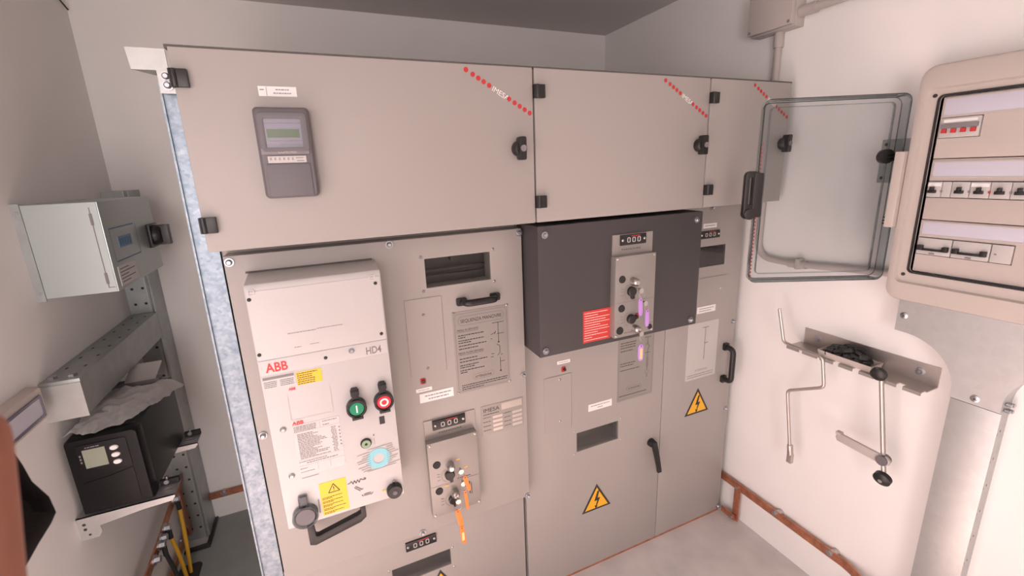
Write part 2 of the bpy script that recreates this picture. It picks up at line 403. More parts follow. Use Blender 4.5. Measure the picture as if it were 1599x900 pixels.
def warning_triangle(root, cx, cz, s, y, h=None):
    h = h or s * .87; o = [(cx - s / 2, cz - h / 3), (cx + s / 2, cz - h / 3), (cx, cz + h * 2 / 3)]
    sg = part('warning_sign', MB().prism(o, 'y', y, y - .0012), M['ink'], root, label='yellow warning triangle with black lightning bolt')
    k = .80; c = (cx, cz)
    poly_print([(c[0] + (p[0] - c[0]) * k, c[1] + (p[1] - c[1]) * k) for p in o], y - .0016, M['sign'], sg, 'sign_face')
    b = [(.02, .34), (.09, .34), (.03, .10), (.12, .10), (.0, -.17), (.045, -.155), (-.035, -.26), (-.075, -.13), (-.03, -.15), (.02, .02), (-.085, .02)]
    poly_print([(cx + p[0] * s, cz + p[1] * s) for p in b], y - .0020, M['ink'], sg, 'lightning_bolt')
    return sg

def text_label(root, x0, x1, z0, z1, y, rows, m='white', name='label'):
    l = part(name, MB().box(x0, x1, y - .0012, y, z0, z1), M[m], root)
    r = []; n = len(rows)
    for i, (a, b) in enumerate(rows):
        zc = z1 - (z1 - z0) * (i + .9) / (n + .8); hh = (z1 - z0) / (n + .8) * .30
        r += fake_text(x0 + (x1 - x0) * a, x0 + (x1 - x0) * b, zc, hh, y)
    lines_print(r, y - .0016, M['greyink'], l)
    return l

def window(root, x0, x1, z0, z1, y, yb, mset='pane'):
    p = part('viewing_pane', MB().box(x0 - .012, x1 + .012, y + .003, y + .006, z0 - .012, z1 + .012), M[mset], root)
    return p

# ---------------- unit 1 (left)
u1 = thing('switchgear_cubicle', 'widest grey switchgear cubicle at left, with protection relay on its top door', 'switchgear', (.165, 1.7, 0), 'switchgear cubicles side by side')
part('body', MB().plate(-.235, .568, 0, ZM, Y0 + .012, YBK, [(.06, .30, .26, .38), (.24, .48, 1.30, 1.42)]).box(-.231, .569, Y1 + .03, YBK, ZM + .003, ZT - .004), M['panel'], u1)
part('roof', MB().box(-.236, .567, Y1 + .002, YBK, ZT - .003, ZT + .004), M['panel_dark'], u1)
make_bolts(u1, [(x, 1.17, ZT + .010) for x in (-.07, .46)], SCREW, 'roof_screw')
d1 = lv_door(u1, -.231, .567)
text_label(u1, -.084, -.010, 1.816, 1.836, Y1, [(.45, .8), (.38, .86)], name='name_label')
lines_print([(-.069, -.0682, 1.817, 1.835), (-.081, -.073, 1.828, 1.830)], Y1 - .0017, M['greyink'], d1)
# protection relay
ya = Y1 - .034
rel = MB()
rl = lambda e, yy, x0=-.1, x1=.009, z0=1.602, z1=1.791, r=.010: [(p[0], yy, p[1]) for p in rrect(x0 + e, x1 - e, z0 + e, z1 - e, r)]
rel.loft([rl(0, Y1), rl(0, ya + .010), rl(.004, ya + .002), rl(.006, ya)])
rel = part('protection_relay', rel, M['relay'], u1, label='slate grey protection relay with green display')
part('screen_bezel', MB().ring([(p[0], p[1]) for p in rrect(-.092, .001, 1.700, 1.779, .008)], [(p[0], p[1]) for p in rrect(-.082, -.011, 1.708, 1.767, .002)], 'y', ya, ya - .004), M['relay'], rel, .001)
part('relay_screen', MB().box(-.083, -.010, ya - .0012, ya, 1.707, 1.768), M['screen'], rel)
part('relay_display', MB().box(-.078, -.016, ya - .002, ya - .0012, 1.7285, 1.7455), M['lcd'], rel)
lines_print([(-.080, -.013, 1.7575, 1.7585), (-.080, -.013, 1.7215, 1.7223), (-.080, -.013, 1.7140, 1.7146)], ya - .0016, M['relay2'], rel)
part('brand_strip', MB().box(-.094, -.001, ya - .003, ya, 1.694, 1.7065), M['relay2'], rel, .001)
lettering('CONTREL', -.062, ya - .0034, 1.6968, .0058, M['offw'], rel, width=.036)
part('indicator_label', MB().box(-.084, -.009, ya - .0016, ya, 1.6765, 1.6905), M['offw'], rel)
lines_print([(-.080 + .0085 * k, -.0765 + .0085 * k, zz, zz + .0018) for k in range(6) for zz in (1.6855, 1.6825)] + [(-.030, -.014, 1.6858, 1.6872), (-.028, -.014, 1.6795, 1.681)], ya - .0020, M['greyink'], rel)
part('relay_cover', MB().box(-.089, -.003, ya - .0035, ya, 1.606, 1.674), M['relay'], rel, .0015)
# main front panel of unit 1, standing proud
WN = (.260, .460, 1.319, 1.405)
fp = part('front_panel', MB().plate(-.225, .567, .498, 1.467, YP, Y0 + .012, [WN]), M['panel'], u1, .0025)
make_bolts(fp, [(-.213, YP, 1.452), (.166, YP, 1.457), (.558, YP, 1.453), (.558, YP, .976), (.560, YP, .503), (-.212, YP, .979), (.178, YP, .503)])
window(fp, *WN, YP, Y0)
part('mechanism', MB().box(.235, .485, 1.33, 1.345, 1.29, 1.43).cyl((.24, 1.30, 1.352), (.48, 1.30, 1.352), .006).cyl((.37, 1.315, 1.385), (.37, 1.29, 1.385), .014).cyl((.275, 1.31, 1.375), (.275, 1.29, 1.375), .010).box(.24, .48, 1.28, 1.30, 1.335, 1.340), M['anth'], u1)
make_bolts(fp, [(.250, YP, 1.412), (.470, YP, 1.412), (.470, YP, 1.311), (.250, YP, 1.311)], SCREW, 'screw')
handle_h(fp, .360, .468, 1.264, YP, .032, .0105, 'pull_handle')
sq = part('sequence_plate', MB().prism(rrect(.329, .511, .962, 1.232, .004, 2), 'y', YP - .0012, YP), M['platesteel'], fp, label='engraved operating sequence plate')
ys = YP - .0016
sqm = MB().ring(rrect(.334, .506, .968, 1.226, .014), rrect(.3355, .5045, .9695, 1.2245, .0125), 'y', ys, ys + .0003)
sqm.ring(rrect(.345, .495, 1.186, 1.216, .014), rrect(.3465, .4935, 1.1875, 1.2145, .0125), 'y', ys, ys + .0003)
sqm.ring(rrect(.382, .454, 1.000, 1.019, .009), rrect(.383, .453, 1.001, 1.018, .008), 'y', ys, ys + .0003)
part('engraved_frame', sqm, M['greyink'], sq)
lettering('SEQUENZA MANOVRE', .353, ys, 1.1955, .011, M['ink'], sq, width=.134, bold=0)
lettering('MESSA IN SERVIZIO', .340, ys, 1.169, .0062, M['ink'], sq, width=.068, bold=0)
lettering('MESSA FUORI SERVIZIO', .340, ys, 1.094, .0062, M['ink'], sq, width=.082, bold=0)
lettering('ATTENZIONE', .390, ys, 1.0052, .0075, M['ink'], sq, width=.056, bold=0)
rr = [(.340, .408, 1.1655, 1.1663), (.340, .422, 1.0905, 1.0913)]
for a, b, zz in ((.343, .430, 1.155), (.343, .368, 1.148), (.343, .428, 1.138), (.343, .385, 1.131), (.343, .434, 1.121), (.343, .405, 1.111),
                 (.343, .405, 1.078), (.343, .434, 1.068), (.343, .405, 1.056), (.343, .392, 1.049), (.343, .425, 1.039), (.343, .365, 1.032), (.345, .500, .988), (.345, .500, .981), (.345, .420, .974)):
    rr += fake_text(a, b, zz, .0028, ys)
lines_print(rr, ys, M['ink'], sq)
seg = [((.455, 1.178), (.495, 1.178)), ((.475, 1.178), (.475, 1.112)), ((.470, 1.140), (.494, 1.140)), ((.449, 1.140), (.466, 1.147)), ((.462, 1.140), (.466, 1.150)), ((.468, 1.105), (.478, 1.098)), ((.478, 1.098), (.478, 1.075)), ((.478, 1.075), (.470, 1.067)),
       ((.478, 1.058), (.478, 1.012)), ((.478, 1.044), (.494, 1.044)), ((.448, 1.075), (.458, 1.075)), ((.446, 1.065), (.456, 1.065)), ((.448, 1.126), (.454, 1.126)), ((.480, 1.068), (.487, 1.068))]
strokes(seg, ys, .0016, M['ink'], sq, 'circuit_diagram')
part('diagram_terminal', MB().cyl((.475, ys, 1.112), (.475, ys - .0003, 1.112), .003, seg=10).cyl((.478, ys, 1.012), (.478, ys - .0003, 1.012), .003, seg=10), M['ink'], sq)
make_bolts(sq, [(x, YP - .001, z) for x in (.332, .508) for z in (.966, 1.229)], SCREW, 'screw')
part('cavity', MB().box(.22, .50, 1.36, 1.365, 1.28, 1.44), M['dark'], u1)
# small hatch, interlock emblem, labels
hc = part('access_hatch', MB().box(.191, .300, YP - .0012, YP, 1.054, 1.291), M['panel'], fp)
strokes([((.191, 1.054), (.191, 1.291)), ((.191, 1.291), (.300, 1.291)), ((.300, 1.291), (.300, 1.054))], YP - .0014, .0012, M['greyink'], hc)
make_bolts(hc, [(.243, YP - .001, 1.241), (.243, YP - .001, 1.072)], SCREW, 'screw')
em = part('interlock_emblem', MB().prism(rrect(.2165, .2335, 1.024, 1.042, .004, 3), 'y', YP - .002, YP), M['redink'], fp)
part('emblem_pin', MB().cyl((.225, YP - .002, 1.033), (.225, YP - .006, 1.033), .0055), M['ink'], em)
text_label(fp, .201, .250, .999, 1.0105, YP, [(.15, .85)])
text_label(fp, .210, .316, .962, .992, YP, [(.15, .95), (.25, .85)])
npl = part('name_plate', MB().box(.402, .554, YP - .0014, YP, .791, .898), M['platesteel'], fp)
yn = YP - .0018
lettering('IMESA', .409, yn, .8745, .0135, M['ink'], npl, width=.056, bold=0)
r2 = fake_text(.409, .465, .866, .0022, yn)
for i in range(4):
    zz = .855 - i * .0155
    r2 += fake_text(.408, .435, zz, .0020, yn) + fake_text(.482, .508, zz, .0020, yn)
lines_print(r2, yn, M['ink'], npl)
lines_print([(a, b, zz - .008, zz + .001) for i in range(4) for zz in (.854 - .0155 * i,) for a, b in ((.442, .476), (.512, .548))] + [(.474, .548, .870, .893)], yn, M['steel'], npl, 'stamped_field')
# counter + interlock plate
cp = part('counter_plate', MB().box(.214, .380, YP - .003, YP, .822, .898), M['platesteel'], fp)
plate_counter(fp, .240, .346, .863, .895, YP - .003)
lettering('MANOVRE', .258, YP - .0035, .846, .006, M['ink'], cp, width=.075)
lk1 = lock_plate(u1, .213, .375, .566, .834, YP - .028, YP, [(.238, .755, .0125), (.239, .659, .0125), (.330, .656, .010)], [(.276, .709, -80), (.282, .616, -80)], [(.279, .742), (.287, .641)], .678)
lines_print([(.300, .312, .751, .755), (.325, .337, .716, .720), (.258, .272, .668, .672)], YP - .0286, M['yellow'], lk1)
lines_print([(.338, .341, .615, .660), (.345, .347, .612, .655), (.300, .345, .684, .686)], YP - .0286, M['ink'], lk1)
# lower door of unit 1
WL = (.072, .274, .290, .356)
ld = part('lower_door', MB().plate(-.235, .563, .055, .494, Y0, Y0 + .012, [WL]), M['panel'], u1, .002)
part('plinth', MB().box(-.235, .563, Y0 + .004, Y0 + .02, 0, .052), M['panel_dark'], u1)
plate_counter(ld, .124, .228, .411, .445, Y0)
window(ld, *WL, Y0, Y0 + .05)
make_bolts(ld, [(.283, Y0, .358), (.283, Y0, .276), (.063, Y0, .358), (.063, Y0, .276)], SCREW, 'screw')
part('cavity', MB().box(.05, .30, Y0 + .04, Y0 + .045, .27, .375), M['dark'], u1)
warning_triangle(ld, .232, .215, .12, Y0)

# ---------------- HD4 breaker
ZHT, ZHB, YH = 1.410, .746, 1.12
br = thing('circuit_breaker', 'pale withdrawable circuit breaker with green and red push buttons at left of switchgear', 'breaker', (-.028, 1.17, ZHB))
hb = MB(); xs0, xs1 = -.1785, .1235
for x in (xs0, xs1): pass
prof = [(YP, ZHB + .004), (YH + .003, ZHB), (YH, ZHB + .004), (YH, ZHT - .010), (YH + .006, ZHT), (YP, 1.421)]
hb.prism(prof, 'x', xs0, xs1)
hb = part('housing', hb, M['cover'], br, .003)
part('top_slot', MB().box(-.183, .116, YP - .004, YP + .0, 1.4205, 1.4245), M['panel_dark'], br)
cov = part('clear_cover', MB().prism(rrect(xs0 + .003, xs1 - .003, 1.226, 1.395, .004, 2), 'y', YH - .0015, YH), M['cover'], hb, .0006)
for nx in (-.165, .102):
    part('cover_clip', MB().ring(rrect(nx - .007, nx + .007, 1.386, 1.400, .003, 3), rrect(nx - .005, nx + .005, 1.388, 1.3985, .002, 3), 'y', YH - .003, YH - .001), M['cover2'], hb)
part('name_band', MB().box(xs0 + .002, xs1 - .002, YH - .0018, YH, 1.187, 1.224), M['cover'], hb, .0006)
make_bolts(br, [(-.171, YH - .001, 1.377), (.109, YH - .001, 1.378), (-.171, YH - .001, 1.241), (.110, YH - .001, 1.242), (-.030, YH - .001, 1.204)], DSCREW, 'dark_screw')
make_bolts(br, [(.032, YH - .001, 1.210), (-.150, YH, 1.036), (-.149, YH, .902)], build(MB().lathe((0, .002, 0), (0, -.006, 0), [(0, .0075), (.5, .0075), (1, .004)], 12), 'screw', M['zinc'], Z0), 'screw')
yh = YH - .0022
lettering('HD4', .066, yh, 1.1925, .0195, M['greyink'], br, width=.038, bold=.018)
lettering('ABB', -.163, yh, 1.1935, .0225, M['abbred'], br, width=.048, bold=.024)
lines_print(fake_text(-.105, -.04, 1.282, .0018, yh) + fake_text(-.04, .02, 1.284, .0016, yh) + fake_text(-.095, -.08, 1.245, .0018, yh) + fake_text(-.06, -.04, 1.247, .0016, yh), YH - .0018, M['greyink'], br)
strokes([((.046, 1.385), (.052, 1.236))], YH - .0018, .0016, M['cover2'], br, 'scratch')
def plain_label(parent, x0, x1, z0, z1, m, name='label'): return part(name, MB().box(x0, x1, YH - .0008, YH, z0, z1), M[m], parent)
yl = YH - .0012
l = plain_label(br, -.102, -.044, 1.145, 1.180, 'yellow', 'warning_label')
rr = []
for i in range(6): rr += fake_text(-.100, -.048 - R.uniform(0, .02), 1.1755 - i * .0055, .0019, yl)
lines_print(rr, yl, M['ink'], l)
l = plain_label(br, -.175, -.104, 1.150, 1.183, 'cover2', 'rating_label')
lines_print([(-.174, -.106, 1.174, 1.181)], yl, M['greyink'], l)
rr = []
for i in range(4): rr += fake_text(-.173, -.145, 1.168 - i * .0045, .0014, yl) + fake_text(-.138, -.108, 1.168 - i * .0045, .0014, yl)
lines_print(rr, yl, M['ink'], l)
lettering('ABB', -.123, yl, 1.136, .0065, M['abbred'], br, width=.0155, bold=.022)
lettering('ABB', -.128, yl, 1.0405, .0095, M['abbred'], br, width=.026, bold=.022)
l = plain_label(br, -.129, -.019, .893, 1.039, 'cover2', 'name_plate')
rr = [(-.067, -.0665, 1.020, 1.037), (-.128, -.020, .939, .9394), (-.128, -.020, .922, .9224), (-.085, -.0846, .899, .922), (-.055, -.0546, .899, .922), (-.128, -.020, 1.0185, 1.0189)]
for i in range(4): rr += fake_text(-.127, -.075, 1.034 - i * .0042, .0022, yl)
rr += fake_text(-.060, -.025, 1.034, .0022, yl) + fake_text(-.060, -.045, 1.024, .0022, yl)
for i in range(17): rr += fake_text(-.122, -.122 + R.uniform(.035, .075), 1.012 - i * .0043, .0022, yl) + fake_text(-.040 + R.uniform(-.004, .0), -.030, 1.012 - i * .0043, .0020, yl)
for i in range(6): rr.append((-.024, -.021, 1.006 - i * .010, 1.010 - i * .010))
rr += fake_text(-.127, -.060, .9335, .002, yl) + fake_text(-.110, -.035, .928, .0024, yl) + fake_text(-.127, -.110, .914, .002, yl) + fake_text(-.127, -.092, .904, .0016, yl)
lines_print(rr, yl, M['greyink'], l)
lines_print(fake_text(-.127, -.085, .8865, .0016, yl), yl, M['greyink'], br)
strokes([((-.128, 1.055), (-.128, 1.125)), ((-.128, 1.055), (-.03, 1.055)), ((-.03, 1.055), (-.03, 1.125))], yl, .0008, M['steel'], br, 'engraved_outline')
# push buttons with flip guards
for bx, bz, m, sym in ((.026, 1.055, 'green', 'I'), (.0955, 1.0565, 'redbtn', 'O')):
    g = part('button_guard', MB().ring(circ(bx, bz, .0255, 28), circ(bx, bz, .0195, 28), 'y', YH, YH - .020).prism(rrect(bx - .009, bx + .009, bz + .020, bz + .054, .004, 3), 'y', YH, YH - .016).box(bx - .014, bx + .014, YH - .020, YH, bz - .031, bz - .020), M['black'], br, .0012)
    p = part('push_button', MB().lathe((bx, YH, bz), (bx, YH - .019, bz), [(0, .0192), (.85, .0192), (1, .0175)], 26), M[m], br, label=('green on button marked I' if sym == 'I' else 'red off button marked O'))
    if sym == 'I': lines_print([(bx - .0018, bx + .0018, bz - .0105, bz + .0105)], YH - .0196, M['whink'], p, 'symbol')
    else: part('symbol', MB().ring(circ(bx, bz, .0115, 26), circ(bx, bz, .0070, 26), 'y', YH - .0190, YH - .0196), M['whink'], p)
    part('guard_hinge', MB().box(bx - .0105, bx + .0105, YH - .018, YH - .004, bz + .037, bz + .050), M['rubber'], g, .001)
part('state_window', MB().box(.0795, .0930, YH - .0015, YH, .985, 1.007), M['ink'], br)
part('spring_indicator', MB().lathe((.038, YH, .940), (.038, YH - .006, .940), [(0, .0145), (.7, .0140), (1, .012)], 20), M['ink'], br)
part('indicator_lens', MB().ring(circ(.038, .940, .0115, 18), circ(.038, .940, .004, 18), 'y', YH - .006, YH - .0072), M['grn2'], br)
lines_print([(.060, .0608, .930, .950), (.058, .062, .956, .960)], yl, M['greyink'], br)
part('round_decal', MB().ring(circ(.066, .884, .031, 32), circ(.066, .884, .0145, 32), 'y', yl, YH), M['cyan'], br)
seg = []
for i in range(11):
    dz = .034 - i * .0066; xl = .066 - R.uniform(.035, .058); xr = .066 + R.uniform(.035, .058)
    inn = .022 if abs(dz) < .03 else -.0
    if inn: seg += [((xl, .884 + dz - .004), (.066 - inn, .884 + dz - .001)), ((.066 + inn, .884 + dz + .001), (xr, .884 + dz + .004))]
    else: seg.append(((xl + .02, .884 + dz), (xr - .01, .884 + dz + .003)))
strokes(seg, yl - .0003, .0014, M['greyink'], br, 'decal_lines')
l = plain_label(br, -.0915, -.0250, .757, .856, 'yellow', 'warning_label')
tri = [(-.071, .822), (-.043, .822), (-.057, .847)]
strokes(list(zip(tri, tri[1:] + tri[:1])) + [((-.057, .839), (-.057, .830)), ((-.057, .8275), (-.057, .8255))], yl, .0022, M['ink'], l, 'warning_symbol')
rr = []
for i in range(5):
    zz = .810 - i * .0113; rr += fake_text(-.088, -.031 - R.uniform(0, .008), zz, .0018, yl) + fake_text(-.088, -.060 - R.uniform(0, .008), zz - .0038, .0018, yl)
lines_print(rr, yl, M['ink'], l)
seg = []; zz0 = .832
xs_ = [-.022, -.016, -.012, -.008, -.004, .0, .004, .008, .012, .018, .026]; zo = [0, 0, .005, -.005, .005, -.005, .005, -.005, .005, 0, 0]
seg += [((xs_[i], zz0 + zo[i]), (xs_[i + 1], zz0 + zo[i + 1])) for i in range(len(xs_) - 1)]
seg += [((.020, zz0 + .005), (.026, zz0 + .002)), ((-.003, .818), (.012, .803)), ((-.006, .815), (.008, .800)), ((.012, .803), (.016, .806)), ((.010, .786), (.014, .781)), ((.040, .785), (.034, .779))]
strokes(seg, yl, .0016, M['ink'], br, 'spring_symbol'); lines_print(fake_text(.016, .034, .7835, .007, yl), yl, M['greyink'], br)
lines_print([(.065, .074, .7765, .7805)], yl, M['yellow'], br)
lines_print([(-.0995, -.0965, .770, .812)], yl, M['greyink'], br)
part('charging_knob', MB().lathe((.097, YH, .774), (.097, YH - .018, .774), [(0, .0215), (.7, .0215), (1, .019)], 26), M['black'], br)
part('knob_screw', MB().lathe((.097, YH - .018, .774), (.097, YH - .0205, .774), [(0, .0075), (1, .006)], 14), M['relay'], br)
part('knob_hook', MB().tube(fillet([(.092, YH - .004, .797), (.097, YH - .010, .806), (.102, YH - .004, .797)], .004), .0022, 6), M['chrome'], br)
g = part('crank_socket_cap', MB().lathe((-.133, YH, .781), (-.133, YH - .016, .781), [(0, .026), (.75, .026), (1, .023)], 28), M['relay'], br)
part('cap_shield', MB().ring(circ(-.133, .781, .0315, 30), circ(-.133, .781, .0275, 30), 'y', YH, YH - .019).prism(rrect(-.144, -.122, .806, .841, .004, 3), 'y', YH, YH - .012), M['polyrim'], br)
part('cap_hinge', MB().box(-.141, -.125, YH - .009, YH - .001, .812, .836), M['relay2'], br, .001)
# black pull handle under the breaker
part('pull_handle', MB().prism([(-.141, .640), (-.126, .634), (.000, .662), (.016, .674), (.016, .712), (.002, .712), (.002, .692), (-.008, .687), (-.116, .661), (-.122, .664), (-.124, .700), (-.141, .700)], 'y', 1.165, 1.185).box(-.141, -.124, 1.17, YP, .688, .705).box(.000, .016, 1.17, YP, .700, .715), M['black'], br, .003)

# ---------------- unit 2 (middle)
u2 = thing('switchgear_cubicle', 'middle grey switchgear cubicle with dark anthracite cover box on its front', 'switchgear', (.89, 1.7, 0), 'switchgear cubicles side by side')
part('body', MB().plate(.572, 1.207, 0, ZM, Y0 + .012, YBK, [(.78, 1.0, .56, .68)]).box(.572, 1.207, Y1 + .03, YBK, ZM + .003, ZT - .004), M['panel'], u2)
part('roof', MB().box(.571, 1.207, Y1 + .002, YBK, ZT - .003, ZT + .004), M['panel_dark'], u2)
make_bolts(u2, [(x, 1.17, ZT + .010) for x in (.70, 1.08)], SCREW, 'roof_screw')
lv_door(u2, .572, 1.205, knob_x=1.168)
W2 = (.794, .988, .578, .659)
ld = part('lower_door', MB().plate(.574, 1.2035, .012, 1.47, Y0, Y0 + .012, [W2]), M['panel'], u2, .002)
part('base_strip', MB().box(.574, 1.2035, Y0 + .003, Y0 + .02, 0, .011), M['copper'], u2)
bx = part('cover_box', MB().box(.572, 1.2105, Y1, Y0, 1.0725, 1.481), M['anth'], u2, .003, label='dark anthracite cover box with corner bolts')
make_bolts(bx, [(.594, Y1, 1.455), (1.181, Y1, 1.453), (1.181, Y1, 1.093), (.591, Y1, 1.093)])
cp = part('counter_plate', MB().box(.833, .992, Y1 - .003, Y1, 1.355, 1.432), M['platesteel'], u2)
plate_counter(u2, .861, .961, 1.397, 1.430, Y1 - .003)
lettering('MANOVRE', .868, Y1 - .0035, 1.380, .006, M['ink'], cp, width=.075)
lk2 = lock_plate(u2, .830, .989, 1.096, 1.366, Y1 - .026, Y1, [(.856, 1.292, .0125), (.856, 1.195, .0125), (.851, 1.120, .0135), (.974, 1.113, .009)], [(.892, 1.249, -80), (.893, 1.155, 10)], [(.898, 1.281), (.910, 1.119)], 1.215)
part('red_tab', MB().box(.915, .935, Y1 - .030, Y1 - .026, 1.160, 1.169), M['redink'], lk2)
lines_print(fake_text(.868, .905, 1.108, .004, 0) + [(.965, .985, 1.127, 1.129)], Y1 - .0266, M['greyink'], lk2)
rd = part('red_notice', MB().box(.727, .832, Y1 - .0012, Y1, 1.091, 1.198), M['red'], u2, label='red notice with rows of white print')
rr = []
for i, wv in enumerate((.09, .05, .095, .08, .095, .06, .09, .095, .05, .09, .03, .09)): rr += fake_text(.732, .732 + wv, 1.190 - i * .0083, .0018, 0)
lines_print(rr, Y1 - .0016, M['whink'], rd)
text_label(ld, .712, .765, .9605, .973, Y0, [(.12, .88)])
em = part('interlock_emblem', MB().prism(rrect(.729, .746, .928, .948, .004, 3), 'y', Y0 - .002, Y0), M['redink'], ld)
part('emblem_pin', MB().cyl((.740, Y0 - .002, .938), (.740, Y0 - .008, .938), .0055), M['ink'], em)
hc = part('access_hatch', MB().box(.657, .770, Y0 - .0012, Y0, .694, .917), M['panel'], ld)
strokes([((.657, .917), (.770, .917)), ((.770, .917), (.770, .694))], Y0 - .0014, .0014, M['greyink'], hc)
make_bolts(hc, [(.721, Y0 - .001, .901), (.721, Y0 - .001, .733)], SCREW, 'screw')
sq = part('sequence_plate', MB().prism(rrect(.977, 1.150, .741, 1.06, .004, 2), 'y', Y0 - .0012, Y0), M['platesteel'], ld, label='engraved plate half hidden under dark box')
ys = Y0 - .0016
q = MB().ring(rrect(.982, 1.145, .747, 1.055, .008), rrect(.983, 1.144, .748, 1.054, .007), 'y', ys, ys + .0003).ring(rrect(1.012, 1.112, 1.000, 1.020, .009), rrect(1.013, 1.111, 1.001, 1.019, .008), 'y', ys, ys + .0003).ring(rrect(1.020, 1.092, .779, .799, .009), rrect(1.021, 1.091, .780, .798, .008), 'y', ys, ys + .0003)
q.ring(rrect(1.112, 1.124, .865, .905, .005, 3), rrect(1.1135, 1.1225, .8665, .9035, .004, 3), 'y', ys, ys + .0003).ring(circ(1.118, .842, .009, 16), circ(1.118, .842, .0075, 16), 'y', ys, ys + .0003)
part('engraved_frame', q, M['greyink'], sq)
lettering('SEQUENZA MANOVRE', 1.020, ys, 1.0065, .007, M['ink'], sq, width=.084)
lettering('ATTENZIONE', 1.028, ys, .7855, .0065, M['ink'], sq, width=.056)
rr = []
for a, b, zz in ((.988, 1.06, .985), (.988, 1.06, .975), (.988, 1.06, .965), (.988, 1.045, .952), (.988, 1.06, .900), (.988, 1.05, .890), (.988, 1.08, .872), (.985, 1.12, .763)): rr += fake_text(a, b, zz, .003, ys)
lines_print(rr, ys, M['ink'], sq)
strokes([((1.095, .990), (1.135, .990)), ((1.118, .990), (1.118, .965)), ((1.118, .965), (1.126, .950)), ((1.108, .958), (1.118, .965)), ((1.118, .935), (1.118, .851)), ((1.126, .950), (1.118, .935)), ((1.105, .925), (1.130, .925)), ((1.118, .833), (1.118, .82))], ys, .0016, M['ink'], sq, 'circuit_diagram')
text_label(ld, .845, .952, .737, .766, Y0, [(.1, .9), (.38, .62)])
window(ld, *W2, Y0, Y0)
part('cavity', MB().box(.77, 1.01, Y0 + .05, Y0 + .055, .55, .69).box(.80, .90, Y0 + .02, Y0 + .05, .575, .600), M['dark'], u2)
make_bolts(ld, [(.784, Y0, .670), (.999, Y0, .668), (.999, Y0, .571), (.784, Y0, .571)], SCREW, 'screw')
part('door_handle', MB().lathe((1.154, Y0, .512), (1.154, Y0 - .022, .512), [(0, .019), (.7, .017), (1, .015)], 18).loft([[(1.154 + dx - .003, Y0 - .024 + dy, .515 + dz) for dx, dy, dz in ((-.012, -.007, .012), (.012, -.007, .012), (.012, .007, .012), (-.012, .007, .012))],
      [(1.164 + dx, Y0 - .030 + dy, .46) for dx, dy in ((-.011, -.007), (.011, -.007), (.011, .007), (-.011, .007))], [(1.176 + dx, Y0 - .030 + dy, .41) for dx, dy in ((-.010, -.006), (.010, -.006), (.010, .006), (-.010, .006))], [(1.184 + dx, Y0 - .028 + dy, .375) for dx, dy in ((-.010, -.006), (.010, -.006), (.010, .006), (-.010, .006))]]), M['black'], ld, .003)
warning_triangle(ld, .887, .323, .138, Y0, .119)

# ---------------- unit 3 (right)
u3 = thing('switchgear_cubicle', 'narrowest grey switchgear cubicle at right, behind the open transparent door', 'switchgear', (1.40, 1.7, 0), 'switchgear cubicles side by side')
part('body', MB().plate(1.209, 1.592, 0, ZM, Y0 + .012, YBK, [(1.33, 1.52, 1.22, 1.33)]).box(1.209, 1.592, Y1 + .03, YBK, ZM + .003, ZT - .004), M['panel'], u3)
part('roof', MB().box(1.208, 1.594, Y1 + .002, YBK, ZT - .003, ZT + .004), M['panel_dark'], u3)
make_bolts(u3, [(1.38, 1.17, ZT + .010), (1.54, 1.17, ZT + .010)], SCREW, 'roof_screw')
lv_door(u3, 1.210, 1.592, knob_x=1.572 - .004)
W3 = (1.300, 1.502, 1.235, 1.318)
ld = part('front_panel', MB().plate(1.2065, 1.594, .012, 1.478, Y0, Y0 + .012, [W3]), M['panel'], u3, .002)
part('base_strip', MB().box(1.2065, 1.594, Y0 + .003, Y0 + .02, 0, .011), M['copper'], u3)
make_bolts(ld, [(1.410, Y0, 1.470), (1.580, Y0, .972), (1.580, Y0, .555), (1.585, Y0, .030)])
text_label(ld, 1.371, 1.441, 1.392, 1.410, Y0, [(.1, .9)])
plate_counter(ld, 1.353, 1.457, 1.351, 1.381, Y0)
window(ld, *W3, Y0, Y0, 'smoke')
part('cavity', MB().box(1.28, 1.53, Y0 + .06, Y0 + .065, 1.21, 1.34), M['dark'], u3)
hc = part('access_hatch', MB().box(1.25, 1.518, Y0 - .0012, Y0, 1.075, 1.189), M['panel'], ld)
strokes([((1.25, 1.189), (1.518, 1.189))], Y0 - .0014, .0014, M['greyink'], hc); inst('screw', SCREW, (1.490, Y0 - .001, 1.134), hc)
text_label(ld, 1.368, 1.469, 1.040, 1.068, Y0, [(.1, .9), (.1, .8)])
sq = part('sequence_plate', MB().prism(rrect(1.325, 1.495, .746, 1.000, .004, 2), 'y', Y0 - .0012, Y0), M['offw'], ld, label='pale plate with single line diagram')
ys = Y0 - .0016
strokes([((1.405, .975), (1.440, .975)), ((1.422, .975), (1.422, .830)), ((1.422, .905), (1.440, .905))], ys, .002, M['ink'], sq, 'circuit_diagram')
lettering('ATTENZIONE', 1.375, ys, .782, .007, M['greyink'], sq, width=.07); lines_print(fake_text(1.335, 1.485, .768, .003, ys) + fake_text(1.335, 1.48, .758, .003, ys), ys, M['greyink'], sq)
hd = MB().tube(fillet([(1.545, Y0, .712), (1.545, Y0 - .044, .714), (1.545, Y0 - .044, .862), (1.545, Y0, .864)], .02), .0115, 12)
for z in (.712, .864): hd.prism(rrect(1.531, 1.559, z - .016, z + .016, .005, 3), 'y', Y0, Y0 - .012)
part('pull_handle', hd, M['black'], ld, .001)
warning_triangle(ld, 1.404, .618, .136, Y0, .120)

